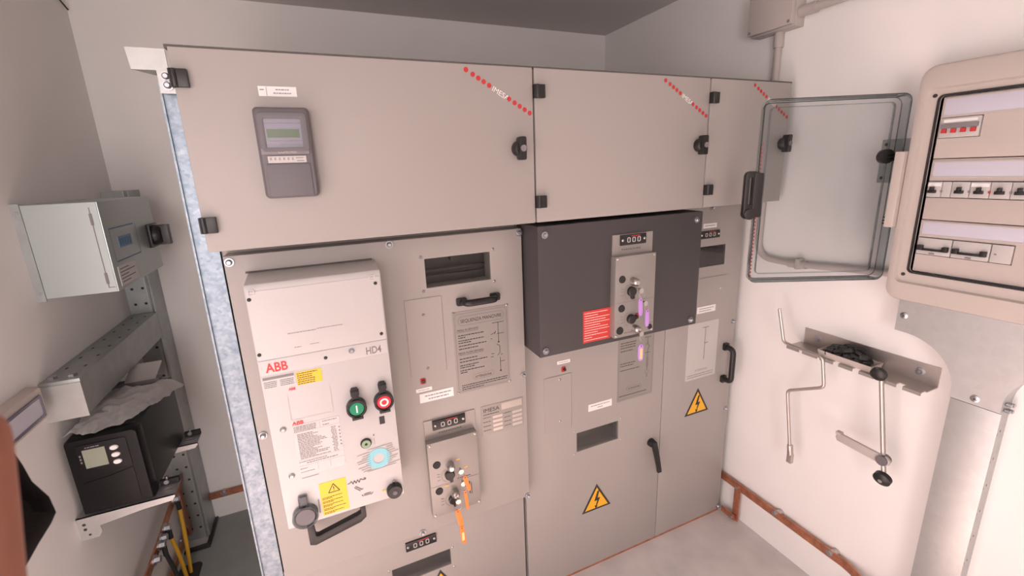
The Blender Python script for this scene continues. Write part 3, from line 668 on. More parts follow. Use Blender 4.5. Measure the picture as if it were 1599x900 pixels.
# ================================================================== KEYS
def key_bunch(label, ring_at, tags, group, m, key_dir=(0, -1, 0)):
    x, y, z = ring_at
    t = thing('key_with_tag', label, 'key', (x, y, z), group)
    part('key', MB().lathe((x, y + .013, z), (x, y + .002, z), [(0, .003), (1, .003)], 8).prism(circ(x, z - .004, .0085, 16), 'y', y - .0015, y + .002), M['chrome'], t)
    rc = [(x + .009 * math.cos(a), y - .003 + .003 * math.sin(a), z - .016 + .011 * math.sin(a)) for a in [2 * PI * k / 18 for k in range(18)]]
    part('key_ring', MB().tube(rc, .0011, 6, True), M['chrome'], t)
    for (x0, z0, x1, z1, wd) in tags:
        a = Vector((x0, z0)); b = Vector((x1, z1)); d = (b - a).normalized(); n = Vector((-d.y, d.x)) * wd / 2; L = (b - a).length
        loop = [a + n * .55, a + n + d * L * .18, a + n + d * L * .8, a + n * .6 + d * L, a - n * .6 + d * L, a - n + d * L * .8, a - n + d * L * .18, a - n * .55]
        tg = part('tag', MB().prism([(p.x, p.y) for p in loop], 'y', y - .0065, y - .0025), M[m], t, .0008)
        hole = a + d * L * .1
        part('tag_eyelet', MB().cyl((hole.x, y - .0070, hole.y), (hole.x, y - .0065, hole.y), .002, seg=8), M['ink'], tg)
    return t
KG = 'keys with plastic tags in the interlocks'
yk = YP - .028 - .026 - .014
key_bunch('upper orange key tag hanging in front of left interlock plate', (.304, yk, .740), [(.312, .722, .326, .664, .013)], KG, 'orange')
key_bunch('narrow orange key tag hanging between upper and lowest orange tags', (.310, yk + .006, .690), [(.312, .665, .318, .592, .010)], KG, 'orange')
k3 = key_bunch('longest orange key tag, hanging lowest below left interlock plate', (.287, yk - .004, .640), [(.280, .612, .291, .548, .017), (.290, .546, .296, .478, .016)], KG, 'orange')
part('paper_insert', MB().box(.2885, .2965, yk - .0125, yk - .0100, .494, .524), M['paper'], k3)
yk = Y1 - .026 - .026 - .014
key_bunch('purple key tag highest on the dark cover box lock plate', (.900, yk, 1.262), [(.893, 1.236, .896, 1.178, .015)], KG, 'purple')
key_bunch('purple key tag right of the highest one, further down', (.922, yk + .004, 1.216), [(.925, 1.193, .927, 1.135, .014)], KG, 'purple')
k3 = key_bunch('purple key tag with paper insert hanging below the dark box', (.906, yk, 1.117), [(.901, 1.080, .902, 1.022, .020)], KG, 'purple')
part('paper_insert', MB().box(.8975, .9065, yk - .0085, yk - .0063, 1.030, 1.066), M['paper'], k3)
for (a, b) in (((.300, YP - .07, .742), (.312, YP - .07, .690)),):
    pass
# ================================================================== GALVANISED CABLE RISER left of the cubicles
ri = thing('cable_riser', 'tall galvanised cable riser along left edge of the switchgear', 'cable riser', (-.263, 1.28, 0))
part('channel', MB().prism([(-.289, 1.40), (-.289, 1.259), (-.285, 1.259), (-.285, 1.266), (-.237, 1.266), (-.237, 1.40)], 'z', 0, 1.862), M['galv'], ri)
part('top_bracket', MB().prism([(-.329, 1.884), (-.2625, 1.884), (-.2625, 1.928), (-.333, 1.928)], 'y', 1.250, 1.254).add([(-.329, 1.252, 1.884), (-.2625, 1.252, 1.884), (-.2625, 1.34, 1.884), (-.285, 1.34, 1.884), (-.329, 1.252, 1.887), (-.2625, 1.252, 1.887), (-.2625, 1.34, 1.887), (-.285, 1.34, 1.887)], [(0, 1, 2, 3), (7, 6, 5, 4), (0, 4, 5, 1), (1, 5, 6, 2), (2, 6, 7, 3), (3, 7, 4, 0)]), M['galv2'], ri)
part('clamp_plate', MB().box(-.284, -.256, 1.246, 1.250, 1.836, 1.884), M['galv2'], ri)
make_bolts(ri, [(-.268, 1.246, 1.871), (-.268, 1.246, 1.852)])

# ================================================================== RIGHT WALL
# junction box and conduits
jb = thing('junction_box', 'grey plastic junction box high on the right wall', 'junction box', (1.60, 1.21, 2.095))
part('box_base', MB().box(1.585, XR, 1.130, 1.300, 2.090, 2.235), M['pvc'], jb, .004)
lid = part('lid', MB().box(1.566, 1.585, 1.131, 1.299, 2.095, 2.232), M['pvc'], jb, .002)
for y, z in ((1.140, 2.105), (1.290, 2.105), (1.140, 2.222), (1.290, 2.222)): part('lid_screw', MB().cyl((1.566, y, z), (1.5645, y, z), .005, seg=10), M['greyink'], lid)
cd = thing('conduit', 'grey plastic conduit dropping from junction box behind the switchgear, bending toward the board', 'conduit', (1.62, 1.2, 1.25))
pts = fillet([(1.621, 1.209, 2.10), (1.621, 1.209, 1.262), (1.621, 1.06, 1.258), (1.621, .80, 1.280), (1.621, .730, 1.285)], .07, 8)
part('conduit_pipe', MB().tube(pts, .0125, 14), M['pvc'], cd)
part('coupling', MB().cyl((1.621, 1.209, 2.09), (1.621, 1.209, 2.040), .0165, seg=16), M['pvc'], cd)
part('coupling', MB().cyl((1.621, 1.075, 1.2575), (1.621, 1.010, 1.2615), .0155, seg=16), M['pvc'], cd)
part('pipe_clip', MB().box(1.603, XR, 1.028, 1.044, 1.243, 1.283), M['pvc'], cd, .002)
cd = thing('conduit', 'grey plastic conduit running from junction box toward upper right of the photo', 'conduit', (1.61, .7, 2.13))
part('conduit_pipe', MB().cyl((1.612, 1.129, 2.135), (1.612, .2, 2.135), .014, seg=14), M['pvc'], cd)
part('coupling', MB().cyl((1.612, 1.129, 2.135), (1.612, 1.075, 2.135), .0185, seg=16), M['pvc'], cd)

# distribution board
XB = 1.536
db = thing('distribution_board', 'beige wall distribution board with its transparent door swung open', 'distribution board', (1.59, .49, 1.228))
ay0, ay1, az0, az1 = .215, .724, 1.226, 1.870
lp = lambda e, x, r=.035: [(x, p[0], p[1]) for p in rrect(ay0 + e, ay1 - e, az0 + e, az1 - e, max(r - e * .5, .012))]
en = MB().loft([lp(.0, XR), lp(.0, XB + .012), lp(.004, XB + .003), lp(.010, XB)], False)
oy0, oy1, oz0, oz1 = .236, .703, 1.280, 1.811
n5 = lambda a, b, c, d, r: rrect(a, b, c, d, r)
L1 = [(XB, p[0], p[1]) for p in rrect(ay0 + .010, ay1 - .010, az0 + .010, az1 - .010, .03)]
L2 = [(XB, p[0], p[1]) for p in n5(oy0, oy1, oz0, oz1, .018)]
L3 = [(XB + .010, p[0], p[1]) for p in n5(oy0 + .004, oy1 - .004, oz0 + .004, oz1 - .004, .015)]
L4 = [(XB + .010, p[0], p[1]) for p in n5(oy0 + .024, oy1 - .024, oz0 + .030, oz1 - .018, .012)]
L5 = [(XB + .022, p[0], p[1]) for p in n5(oy0 + .026, oy1 - .026, oz0 + .032, oz1 - .020, .012)]
en.loft([L1, L2, L3, L4, L5], False)
en.loft([lp(0, XR), [(XR, p[0], p[1]) for p in rrect(oy0, oy1, oz0, oz1, .02)]], False)
en = part('enclosure', en, M['beige'], db)
part('gasket', MB().ring(n5(oy0 + .024, oy1 - .024, oz0 + .030, oz1 - .018, .014), n5(oy0 + .0275, oy1 - .0275, oz0 + .0335, oz1 - .0215, .011), 'x', XB + .007, XB + .014), M['rubber'], db)
for z in (1.792, 1.304): part('frame_screw', MB().cyl((XB + .010, .686, z), (XB + .008, .686, z), .005, seg=10), M['ink'], en)
XC = XB + .020
rows = ((1.6295, 1.786), (1.4650, 1.6275), (1.317, 1.4630))
slots = ((.480, .668, 1.681, 1.733), (.288, .671, 1.525, 1.570), (.478, .670, 1.366, 1.416))
for i, (z0, z1) in enumerate(rows):
    s0, s1, q0, q1 = slots[i]
    mb = MB().plate(-.671, -.272, z0, z1, 0, .010, [(-s1, -s0, q0, q1)]) if i != 0 else MB().plate(-.671, -.272, z0, z1, 0, .010, [(-.668, -.586, q0, q1)])
    mb.v = [(XC + p[1], -p[0], p[2]) for p in mb.v]
    rc = part('row_cover', mb, M['beige2'], db, .002)
    zs = ((1.739, 1.780), (1.582, 1.619), (1.424, 1.4575))[i]
    part('label_strip', MB().box(XC - .002, XC, .280, .665, zs[0], zs[1]), M['lav'], rc, .0005)
    part('strip_frame', MB().box(XC - .003, XC, .280, .668, zs[0] - .004, zs[0]).box(XC - .003, XC, .280, .668, zs[1], zs[1] + .003), M['beige'], rc)
def din(y1, y0, z0, z1, m='offw', name='breaker_module', lab=None):
    return part(name, MB().box(XC - .004, XC + .03, y0 + .0006, y1 - .0006, z0 + .001, z1 - .001), M[m], db, .001, lab)
# row 1: four pole main switch
ms = din(.667, .587, 1.681, 1.733, name='main_switch', lab='four pole main switch with red toggles')
part('switch_bar', MB().box(XC - .010, XC - .004, .590, .664, 1.706, 1.717), M['relay2'], ms, .001)
for k in range(4):
    y = .6555 - k * .0192; part('toggle', MB().box(XC - .012, XC - .004, y - .0048, y + .0048, 1.694, 1.7045), M['redink'], ms, .001)
lines_print([], 0, M['ink'], ms) if False else None
part('switch_label', MB().box(XC - .0055, XC - .004, .594, .660, 1.7205, 1.728), M['white'], ms)
# row 2: small breakers
ypos = (.657, .619, .601, .563, .525, .490, .452, .414, .376, .338, .305)
edges = (.670, .6385, .6185, .582, .544, .5065, .469, .432, .395, .358, .322, .290)
for k in range(11):
    m_ = din(edges[k], edges[k + 1], 1.526, 1.569)
    if k != 1:
        part('toggle', MB().box(XC - .013, XC - .004, ypos[k] - .0085, ypos[k] + .0085, 1.538, 1.546).box(XC - .016, XC - .004, ypos[k] - .0035, ypos[k] + .0035, 1.546, 1.555), M['black'], m_, .001)
        part('test_button', MB().box(XC - .0055, XC - .004, ypos[k] - .021, ypos[k] - .0165, 1.540, 1.546), M['redink'] if k % 2 else M['greyink'], m_)
    if k in (0, 3, 6): part('module_label', MB().box(XC - .0055, XC - .004, edges[k + 1] + .002, edges[k] - .002, 1.556, 1.565), M['white'], m_)
# row 3: two wide breakers and a blank
for a, b in ((.669, .5945), (.5935, .519)):
    m_ = din(a, b, 1.367, 1.415)
    part('tie_bar', MB().box(XC - .012, XC - .004, b + .006, a - .006, 1.3795, 1.3855), M['black'], m_, .001)
    for y in (a - .010, b + .010): part('toggle', MB().box(XC - .015, XC - .004, y - .006, y + .006, 1.380, 1.394), M['black'], m_, .001)
    part('marking', MB().box(XC - .0055, XC - .004, (a + b) / 2 - .004, (a + b) / 2 + .008, 1.370, 1.3735), M['greyink'], m_)
bl = din(.518, .479, 1.367, 1.415, name='blank_module')
part('marking', MB().box(XC - .0055, XC - .004, .507, .511, 1.388, 1.391), M['greyink'], bl)

# transparent door: local u runs from hinge to free edge, depth toward its inner side
H0 = Vector((1.580, .757)); F0 = Vector((1.214, .938)); du = (F0 - H0).normalized(); dn = Vector((-du.y, du.x))   # dn points to the inner side (toward the room)
DM = Matrix(((du.x, dn.x, 0, H0.x), (du.y, dn.y, 0, H0.y), (0, 0, 1, 0), (0, 0, 0, 1)))    # (u, depth, z) -> world
du0, du1, dz0, dz1 = -.004, .402, 1.268, 1.812
lo = lambda e, d_, r=.022: [(p[0], d_, p[1]) for p in rrect(du0 + e, du1 - e, dz0 + e, dz1 - e, r)]
dd = part('transparent_door', MB().loft([lo(.008, -.024), lo(.006, -.024 + .003)], True).xf(DM), M['poly'], db, label='tinted transparent hinged door, open')
part('door_rim', MB().loft([lo(.006, -.024), lo(.001, -.016), lo(0, .002), lo(.004, .002), lo(.005, -.016), lo(.009, -.021)], False).xf(DM), M['polyrim'], dd)
part('door_rib', MB().ring(rrect(.026, .376, 1.291, 1.792, .014), rrect(.0285, .3735, 1.2935, 1.7895, .012), 'y', -.020, -.012).xf(DM), M['polyrim'], dd)
ed = MB()
for e, d_ in ((0, .002), (.008, -.022)):
    ed.tube([DM @ Vector(p) for p in lo(e, d_)], .0009, 6, True)
part('door_edge', ed, clear('polycarbonate_edge', (.42, .48, .49), .12, .1), dd)
hdl = MB().ring(rrect(.396, .434, 1.470, 1.612, .015), rrect(.411, .421, 1.512, 1.594, .004), 'y', -.018, .000)
hdl.prism(rrect(.384, .410, 1.474, 1.606, .004, 3), 'y', -.022, .004).cyl((.416, -.022, 1.484), (.416, .006, 1.484), .017, seg=16)
part('door_handle', hdl.xf(DM), M['black'], dd, .0015)
dots = MB()
for k in range(36):
    z = 1.690 - k * .0115; dots.add([(.384, -.0195, z), (.388, -.0195, z), (.388, -.0195, z - .006), (.384, -.0195, z - .006)], [(0, 1, 2, 3)])
part('red_marking', dots.xf(DM), M['redink'], dd, kind='stuff')
hg = MB().cyl((.034, -.020, 1.640), (.034, -.004, 1.640), .021, seg=20)
for k in range(3): hg.box(-.004, .034, -.012, .004, 1.627 + k * .009, 1.632 + k * .009)
part('door_hinge', hg.xf(DM), M['black'], dd, .0008)
hg = MB()
for k in range(3): hg.box(-.003, .014, -.012, .004, 1.440 + k * .009, 1.4445 + k * .009)
part('door_hinge', hg.xf(DM), M['black'], dd, .0008)
part('hinge_strip', MB().box(XB - .012, XB + .030, .722, .745, 1.438, 1.652), M['beige'], db, .003)
wb_ = thing('wall_bracket', 'small grey bracket on wall seen through the transparent door near its hinge', 'bracket', (1.63, .80, 1.57))
part('bracket_plate', MB().box(XR - .004, XR, .755, .835, 1.560, 1.690), M['galvd'], wb_)
for z in (1.675, 1.575): part('screw', MB().cyl((XR - .004, .822, z), (XR - .007, .822, z), .005, seg=10), M['ink'], wb_)

# metal trunking below the board, with a T shaped top
XD = 1.572
td = thing('metal_trunking', 'galvanised vertical trunking with flared top below the distribution board', 'trunking', (1.60, .49, 0))
yl0, yl1 = .440, .5425
part('trunk_cover', MB().box(XD, XD + .003, yl0, yl1, .0, .971), M['galv2'], td, .0008)
part('trunk_body', MB().box(XD + .003, XR, yl0 + .002, yl1 - .002, .0, .972), M['galv2'], td)
arc = lambda cy, cz, r, a0, a1, n=14: [(cy + r * math.cos(math.radians(a0 + (a1 - a0) * k / n)), cz + r * math.sin(math.radians(a0 + (a1 - a0) * k / n))) for k in range(n + 1)]
fl_ = [(yl0, .9725)] + [(yl1, .9725)] + arc(.675, .990, .1335, 180, 90)[1:] + [(.6945, 1.124), (.6945, 1.2255), (.288, 1.2255), (.288, 1.1235)] + arc(.307, .990, .1335, 90, 0)[:-1]
part('flared_cover', MB().prism(fl_, 'x', XD, XD + .003), M['galv2'], td)
part('flared_body', MB().prism([(yl0 + .002, .9725), (yl1 - .002, .9725)] + [(p[0] + .001, p[1] + .001) for p in arc(.675, .990, .1335, 180, 90)[1:]] + [(.6935, 1.125), (.6935, 1.2250), (.289, 1.2250), (.289, 1.1245)] + arc(.307, .990, .1345, 90, 0)[:-1], 'x', XD + .003, XR), M['galv2'], td)
sm = build(MB().lathe((0, 0, 0), (-.005, 0, 0), [(0, .010), (.4, .010), (.6, .006), (1, .004)], 16), 'cover_screw', M['zinc'], Z0)
for y, z in ((.677, 1.174), (.491, .991)):
    o = inst('cover_screw', sm, (XD, y, z), td); part('screw_slot', MB().cyl((XD - .0045, y, z), (XD - .0056, y, z), .0028, seg=8), M['ink'], td)
for z in (.992, .974): part('side_bolt', MB().cyl((1.600, yl0, z), (1.600, yl0 - .010, z), .0055, seg=8).cyl((1.618, yl0, z - .004), (1.618, yl0 - .010, z - .004), .0055, seg=8), M['zinc'], td)
for k in range(9):
    z = .900 - k * .085
    part('slot_hole', MB().box(1.592, 1.595, yl0 + .0012, yl0 + .0022, z, z + .006).box(1.608, 1.611, yl0 + .0012, yl0 + .0022, z + .006, z + .012), M['greyink'], td)
    td.children[-1].location.y -= .0004

# tool rail
tr = thing('tool_rail', 'shiny angled steel tool rail screwed to right wall below the open door', 'tool rail', (1.60, .79, .961))
part('back_plate', MB().box(XR - .003, XR, .592, .992, .961, 1.023), M['steel'], tr)
XS = 1.556
nt_ = [(.597, .641), (.658, .701), (.717, .760), (.779, .822), (.840, .883), (.892, .945), (.957, 1.003)]
sh = MB().box(XS + .018, XR - .003, .592, 1.003, .959, .962)
for a, b in nt_: sh.box(XS, XS + .018, a, b, .959, .962)
part('shelf', sh, M['steel'], tr)
for a, b in nt_: part('shelf_tab', MB().box(XS - .003, XS, a, b, .951, .962), M['platesteel'], tr)
for y in (.943, .639): part('fixing_screw', MB().lathe((XR - .003, y, .994), (XR - .009, y, .994), [(0, .012), (.4, .012), (.5, .007), (1, .005)], 14), M['zinc'], tr)

# crank hanging on the rail
ck = thing('crank_handle', 'steel cranked rod hanging from left end of the tool rail', 'crank', (1.545, .93, .50))
XK = 1.548
pts = fillet([(XK, 1.043, 1.096), (XK, 1.012, .972), (XK, .870, .966), (XK, .852, .860), (XK, .976, .789), (XK, .940, .560)], .016, 6)
part('rod', MB().tube(pts, .0058, 12), M['steel'], ck)
part('socket', MB().tube([(XK, .941, .575), (XK, .935, .535)], .0105, 12).box(XK - .008, XK + .008, .926, .944, .503, .540), M['steel'], ck, .001)
part('socket_pin', MB().cyl((XK - .013, .937, .553), (XK + .013, .937, .553), .0035, seg=8), M['chrome'], ck)

# lever tool with black knobs
lv = thing('lever_tool', 'steel operating lever with black round knobs hanging from the tool rail', 'lever', (1.545, .66, .63))
part('rod', MB().tube([(XK - .004, .695, .985), (XK - .004, .641, .650)], .0068, 12), M['steel'], lv)
part('top_knob', MB().lathe((XK + .004, .700, .985), (XK - .022, .697, .978), [(0, .012), (.3, .021), (.8, .021), (1, .013)], 20), M['black'], lv)
part('end_knob', MB().lathe((XK + .006, .642, .648), (XK - .022, .640, .640), [(0, .012), (.3, .0235), (.8, .0235), (1, .015)], 22), M['black'], lv)
part('knob_screw', MB().cyl((XK - .022, .640, .640), (XK - .025, .6398, .6395), .006, seg=10), M['zinc'], lv)
part('arm', MB().prism([(.780, .728), (.787, .712), (.781, .698), (.645, .692), (.630, .698), (.628, .715), (.640, .722)], 'x', XK - .016, XK - .006).box(XK - .020, XK - .002, .770, .786, .722, .732), M['pvc'], lv, .002)
part('arm_collar', MB().cyl((XK - .022, .648, .707), (XK + .006, .648, .707), .016, seg=14), M['relay'], lv)

# parts tray with black caps
ty = thing('parts_tray', 'shallow beige plastic tray resting on the tool rail', 'tray', (1.592, .815, .962))
tm = MB().loft([[(1.564, .735, .9625), (1.622, .735, .9625), (1.622, .893, .9625), (1.564, .893, .9625)], [(1.560, .730, .985), (1.626, .730, .985), (1.626, .898, .985), (1.560, .898, .985)], [(1.562, .732, .985), (1.624, .732, .985), (1.624, .896, .985), (1.562, .896, .985)], [(1.566, .737, .965), (1.620, .737, .965), (1.620, .891, .965), (1.566, .891, .965)]], True)
part('tray_body', tm, M['beige2'], ty)
capm = []
for v in range(3):
    q = MB(); hh = (.012, .009, .016)[v]
    q.box(-.011, .011, -.009, .009, 0, hh).box(-.014, .014, -.003, .003, 0, hh * .6).box(-.005, .005, -.012, .012, hh * .3, hh * .8)
    capm.append(build(q, 'plastic_clip', M['rubber'], Z0, .0008))
i = 0
for layer, n, z in ((0, 14, .974), (1, 11, .989), (2, 7, 1.003)):
    for k in range(n):
        y = .750 + (.882 - .750 - layer * .02) * ((k // 2 + .5) / math.ceil(n / 2)) + layer * .01; x = 1.577 + (.030 if k % 2 else 0) + R.uniform(-.004, .004)
        o = bpy.data.objects.new('plastic_clip', capm[i % 3]); C.objects.link(o); o.location = (x, y + R.uniform(-.003, .003), z + R.uniform(-.002, .004))
        o.rotation_euler = (R.uniform(-.5, .5), R.uniform(-.5, .5), R.uniform(0, 3)); o['label'] = 'small black plastic clip piled in the beige tray'; o['category'] = 'plastic clip'; o['group'] = 'black clips in the parts tray'; i += 1

# copper earth bar along right wall
def strip(mb, pts, h, t):    # vertical-faced bar following a plan path (x, y, z-centre)
    pts = [Vector(p) for p in pts]; loops = []
    for i, p in enumerate(pts):
        d = (pts[min(i + 1, len(pts) - 1)] - pts[max(i - 1, 0)]); d.z = 0; d.normalize(); n = Vector((-d.y, d.x, 0)) * t / 2
        loops.append([p + n + Vector((0, 0, h / 2)), p - n + Vector((0, 0, h / 2)), p - n - Vector((0, 0, h / 2)), p + n - Vector((0, 0, h / 2))])
    return mb.loft(loops)
eb = thing('copper_earth_bar', 'copper earth bar along foot of the right wall', 'earth bar', (1.615, .95, .16))
part('bar', strip(MB(), fillet([(1.617, 1.29, .181), (1.617, .715, .181), (1.562, .61, .181), (1.562, .20, .181)], .04, 5), .036, .005), M['copper'], eb)
part('drop_bar', MB().box(1.609, 1.614, 1.170, 1.200, .003, .195), M['copper'], eb)
part('foot_bar', MB().box(1.598, 1.603, 1.180, 1.250, .008, .036), M['copper'], eb)
for y in (1.007, .787): part('wall_insulator', MB().cyl((1.615, y - .012, .192), (XR, y - .012, .192), .013, seg=14), M['pvc'], eb); part('bar_bolt', MB().cyl((1.615, y, .185), (1.606, y, .185), .008, seg=8).cyl((1.615, y, .185), (1.611, y, .185), .012, seg=14), M['zinc'], eb)
for y, z, x in ((1.186, .180, 1.609), (1.192, .022, 1.598)): part('bar_bolt', MB().cyl((x + .001, y, z), (x - .008, y, z), .0075, seg=8), M['zinc'], eb)

# ================================================================== LEFT WALL
# rack post, perforated channel in the corner
rp = thing('rack_post', 'grey perforated steel post standing in the far left corner', 'rack post', (-.71, 2.23, 0))
XQ = -.668
part('post_channel', MB().prism([(XL, 2.186), (XQ - .010, 2.186), (XQ - .010, 2.175), (XQ - .006, 2.172), (XQ, 2.175), (XQ, 2.294), (XL, 2.294)], 'z', 0, 1.622), M['galvd'], rp)
hz = MB()
for k in range(24):
    z = .06 + k * .065
    for x in (-.735, -.700): hz.cyl((x, 2.1865, z), (x, 2.1855, z), .0055, seg=8)
part('perforation', hz, M['ink'], rp, kind='stuff')
part('post_seam', MB().box(XQ - .020, XQ - .016, 2.178, 2.188, 0, 1.622), M['galv2'], rp)
# horizontal channel
bm_ = thing('channel_beam', 'horizontal grey perforated channel beam on the left wall below metal box', 'beam', (-.71, 1.83, 1.018))
part('beam_channel', MB().box(XL, XQ, 1.503, 2.172, 1.018, 1.127), M['galvd'], bm_, .002)
part('end_plate', MB().box(XL, XQ + .001, 1.499, 1.503, 1.013, 1.117), M['galv2'], bm_)
hz = MB()
for k in range(7):
    y = 1.60 + k * .085
    for x in (-.735, -.692): hz.box(x - .003, x + .003, y, y + .013, 1.127, 1.1273)
part('perforation', hz, M['ink'], bm_, kind='stuff')
for x in (-.735, -.692): part('beam_bolt', MB().cyl((x, 1.530, 1.127), (x, 1.530, 1.135), .011, seg=6), M['zinc'], bm_)
# metal relay box
rb = thing('metal_box', 'grey green metal box with black rotary switch on the left wall', 'electrical box', (-.665, 1.83, 1.336))
XM = -.574
part('box_body', MB().box(XL, XM, 1.618, 2.046, 1.336, 1.600), M['boxmet'], rb, .002)
part('wall_flange', MB().box(XL, -.738, 1.614, 1.618, 1.330, 1.604), M['galvd'], rb)
for z in (1.58, 1.355): part('flange_screw', MB().cyl((-.747, 1.614, z), (-.747, 1.611, z), .004, seg=8), M['zinc'], rb)
part('front_plate', MB().box(-.737, -.577, 1.6155, 1.618, 1.338, 1.598), M['boxmet'], rb)
hp = MB(); xh = -.594
hp.box(xh - .001, xh + .001, 1.6145, 1.6155, 1.350, 1.585).box(xh, -.580, 1.6145, 1.6155, 1.350, 1.352).box(xh - .003, xh + .003, 1.613, 1.6155, 1.535, 1.568).box(xh - .003, xh + .003, 1.613, 1.6155, 1.362, 1.395)
part('front_hinge', hp, M['greyink'], rb)
part('rotary_switch', MB().box(XM, XM + .010, 1.950, 2.040, 1.418, 1.502).lathe((XM + .010, 1.995, 1.460), (XM + .034, 1.995, 1.460), [(0, .038), (.4, .037), (1, .030)], 22).box(XM + .012, XM + .056, 1.981, 2.009, 1.424, 1.496), M['black'], rb, .0015)
pl = MB()
for a, b, c, d in ((1.648, 1.842, 1.516, 1.520), (1.655, 1.858, 1.417, 1.421), (1.648, 1.650, 1.42, 1.52), (1.855, 1.857, 1.42, 1.52)): pl.add([(XM + .0005, a, c), (XM + .0005, b, c), (XM + .0005, b, d), (XM + .0005, a, d)], [(0, 1, 2, 3)])
part('outline_print', pl, M['bluepr'], rb, kind='stuff')
bl = part('blue_label', MB().box(XM, XM + .001, 1.695, 1.800, 1.455, 1.490), M['bluelab'], rb)
pl = MB()
for k in range(5): pl.add([(XM + .0014, 1.702 + k * .019, 1.460), (XM + .0014, 1.716 + k * .019, 1.460), (XM + .0014, 1.716 + k * .019, 1.483), (XM + .0014, 1.702 + k * .019, 1.483)], [(0, 1, 2, 3)])
part('print', pl, M['bluepr'], bl, kind='stuff')
wl = part('data_sticker', MB().box(XM, XM + .001, 1.645, 1.790, 1.345, 1.405), M['white'], rb)
pl = MB()
for k in range(5):
    z = 1.397 - k * .010; y1_ = 1.66 + R.uniform(.05, .12); pl.add([(XM + .0014, 1.655, z), (XM + .0014, y1_, z), (XM + .0014, y1_, z - .003), (XM + .0014, 1.655, z - .003)], [(0, 1, 2, 3)])
part('print', pl, M['greyink'], wl, kind='stuff')

# UPS on two wall brackets
up = thing('power_supply', 'black uninterruptible power supply with small display on wall brackets', 'power supply', (-.655, 1.67, .712))
part('case', MB().box(-.735, XM, 1.515, 1.860, .712, .950), M['upsbody'], up, .004)
fz = [(-.738, .712), (-.570, .712), (-.570, .945), (-.580, .953), (-.728, .953), (-.738, .945)]
part('front_bezel', MB().loft([[(p[0], 1.530, p[1]) for p in fz], [(p[0], 1.497, p[1]) for p in fz], [(p[0] * .97 - .0196, 1.486, (p[1] - .83) * .97 + .83) for p in fz]]), M['upsblk'], up, .003)
part('lcd_frame', MB().prism(rrect(-.714, -.598, .836, .934, .008), 'y', 1.486, 1.4835), M['upsblk'], up, .001)
part('display', MB().box(-.700, -.649, 1.4825, 1.4835, .860, .918), M['upslcd'], up)
lines_print(fake_text(-.692, -.660, .924, .003, 0), 1.4832, M['greyink'], up)
lines_print([(-.709, -.705, .878 + k * .010, .884 + k * .010) for k in range(3)], 1.4832, M['greyink'], up)
for z in (.908, .885, .862): part('push_button', MB().loft([[(-.629 + .0105 * math.cos(t), 1.4835, z + .0075 * math.sin(t)) for t in [2 * PI * k / 18 for k in range(18)]], [(-.629 + .009 * math.cos(t), 1.480, z + .0065 * math.sin(t)) for t in [2 * PI * k / 18 for k in range(18)]]]), M['white'], up)
part('lower_flap', MB().prism([(-.716, .722), (-.598, .722), (-.598, .834), (-.655, .822), (-.716, .815)], 'y', 1.486, 1.484), M['upsblk'], up, .001)
for y, lab, fr in ((1.482, 'galvanised wall bracket under the front of the power supply', True), (1.775, 'galvanised wall bracket under the rear of the power supply', False)):
    bk = thing('shelf_bracket', lab, 'bracket', (-.64, y, .64), 'brackets under the power supply')
    part('bracket_web', MB().prism([(XL, .636), (-.716, .636), (-.706, .652), (-.708, .672), (-.60, .686), (-.528, .690), (-.519, .702), (-.519, .710), (XL, .710)], 'y', y, y + .003), M['galv2'], bk)
    part('bracket_ledge', MB().box(XL, -.519, y, y + .072, .707, .710), M['galv2'], bk)
    part('ledge_slot', MB().prism(rrect(-.566, -.530, y + .030, y + .036, .003, 3), 'z', .710, .7104), M['greyink'], bk)
    part('rubber_stop', MB().box(-.570, -.520, y + .060, y + .074, .710, .728), M['rubber'], bk, .002)
    part('stop_bolt', MB().cyl((-.552, y + .056, .722), (-.552, y + .060, .722), .007, seg=8).cyl((-.552, y + .066, .728), (-.552, y + .066, .738), .005, seg=8), M['zinc'], bk)
    if fr: part('web_hole', MB().cyl((-.742, y, .686), (-.742, y - .0006, .686), .0045, seg=8).cyl((-.742, y, .670), (-.742, y - .0006, .670), .0045, seg=8).cyl((-.735, y, .650), (-.735, y - .0006, .650), .0035, seg=8), M['ink'], bk)

# plastic bag with a coil of cable, booklet behind it
bkl = thing('booklet', 'grey folded booklet lying behind the plastic bag on the power supply', 'booklet', (-.66, 1.86, .953))
part('lower_leaf', MB().box(-.742, -.600, 1.825, 1.860, .952, .966), M['greyink'], bkl, .001)
part('upper_leaf', MB().loft([[(-.70, 1.83, .966), (-.61, 1.83, .966), (-.60, 1.89, 1.006), (-.69, 1.89, 1.006)], [(-.70, 1.83, .970), (-.61, 1.83, .970), (-.60, 1.89, 1.010), (-.69, 1.89, 1.010)]]), M['carton'], bkl)
cc = MB(); pts = []
for k in range(70):
    a = k * 2 * PI / 22; rr_ = .026 + .004 * math.sin(k * 1.3); pts.append((-.655 + 1.2 * rr_ * math.cos(a), 1.655 + 1.7 * rr_ * math.sin(a), .964 + .012 * k / 70))
solo('cable_coil', cc.tube(pts, .0032, 6), M['rubber'], 'coiled black cable inside the clear plastic bag', 'cable')
gx, gy = 34, 44; vs = []; fs = []
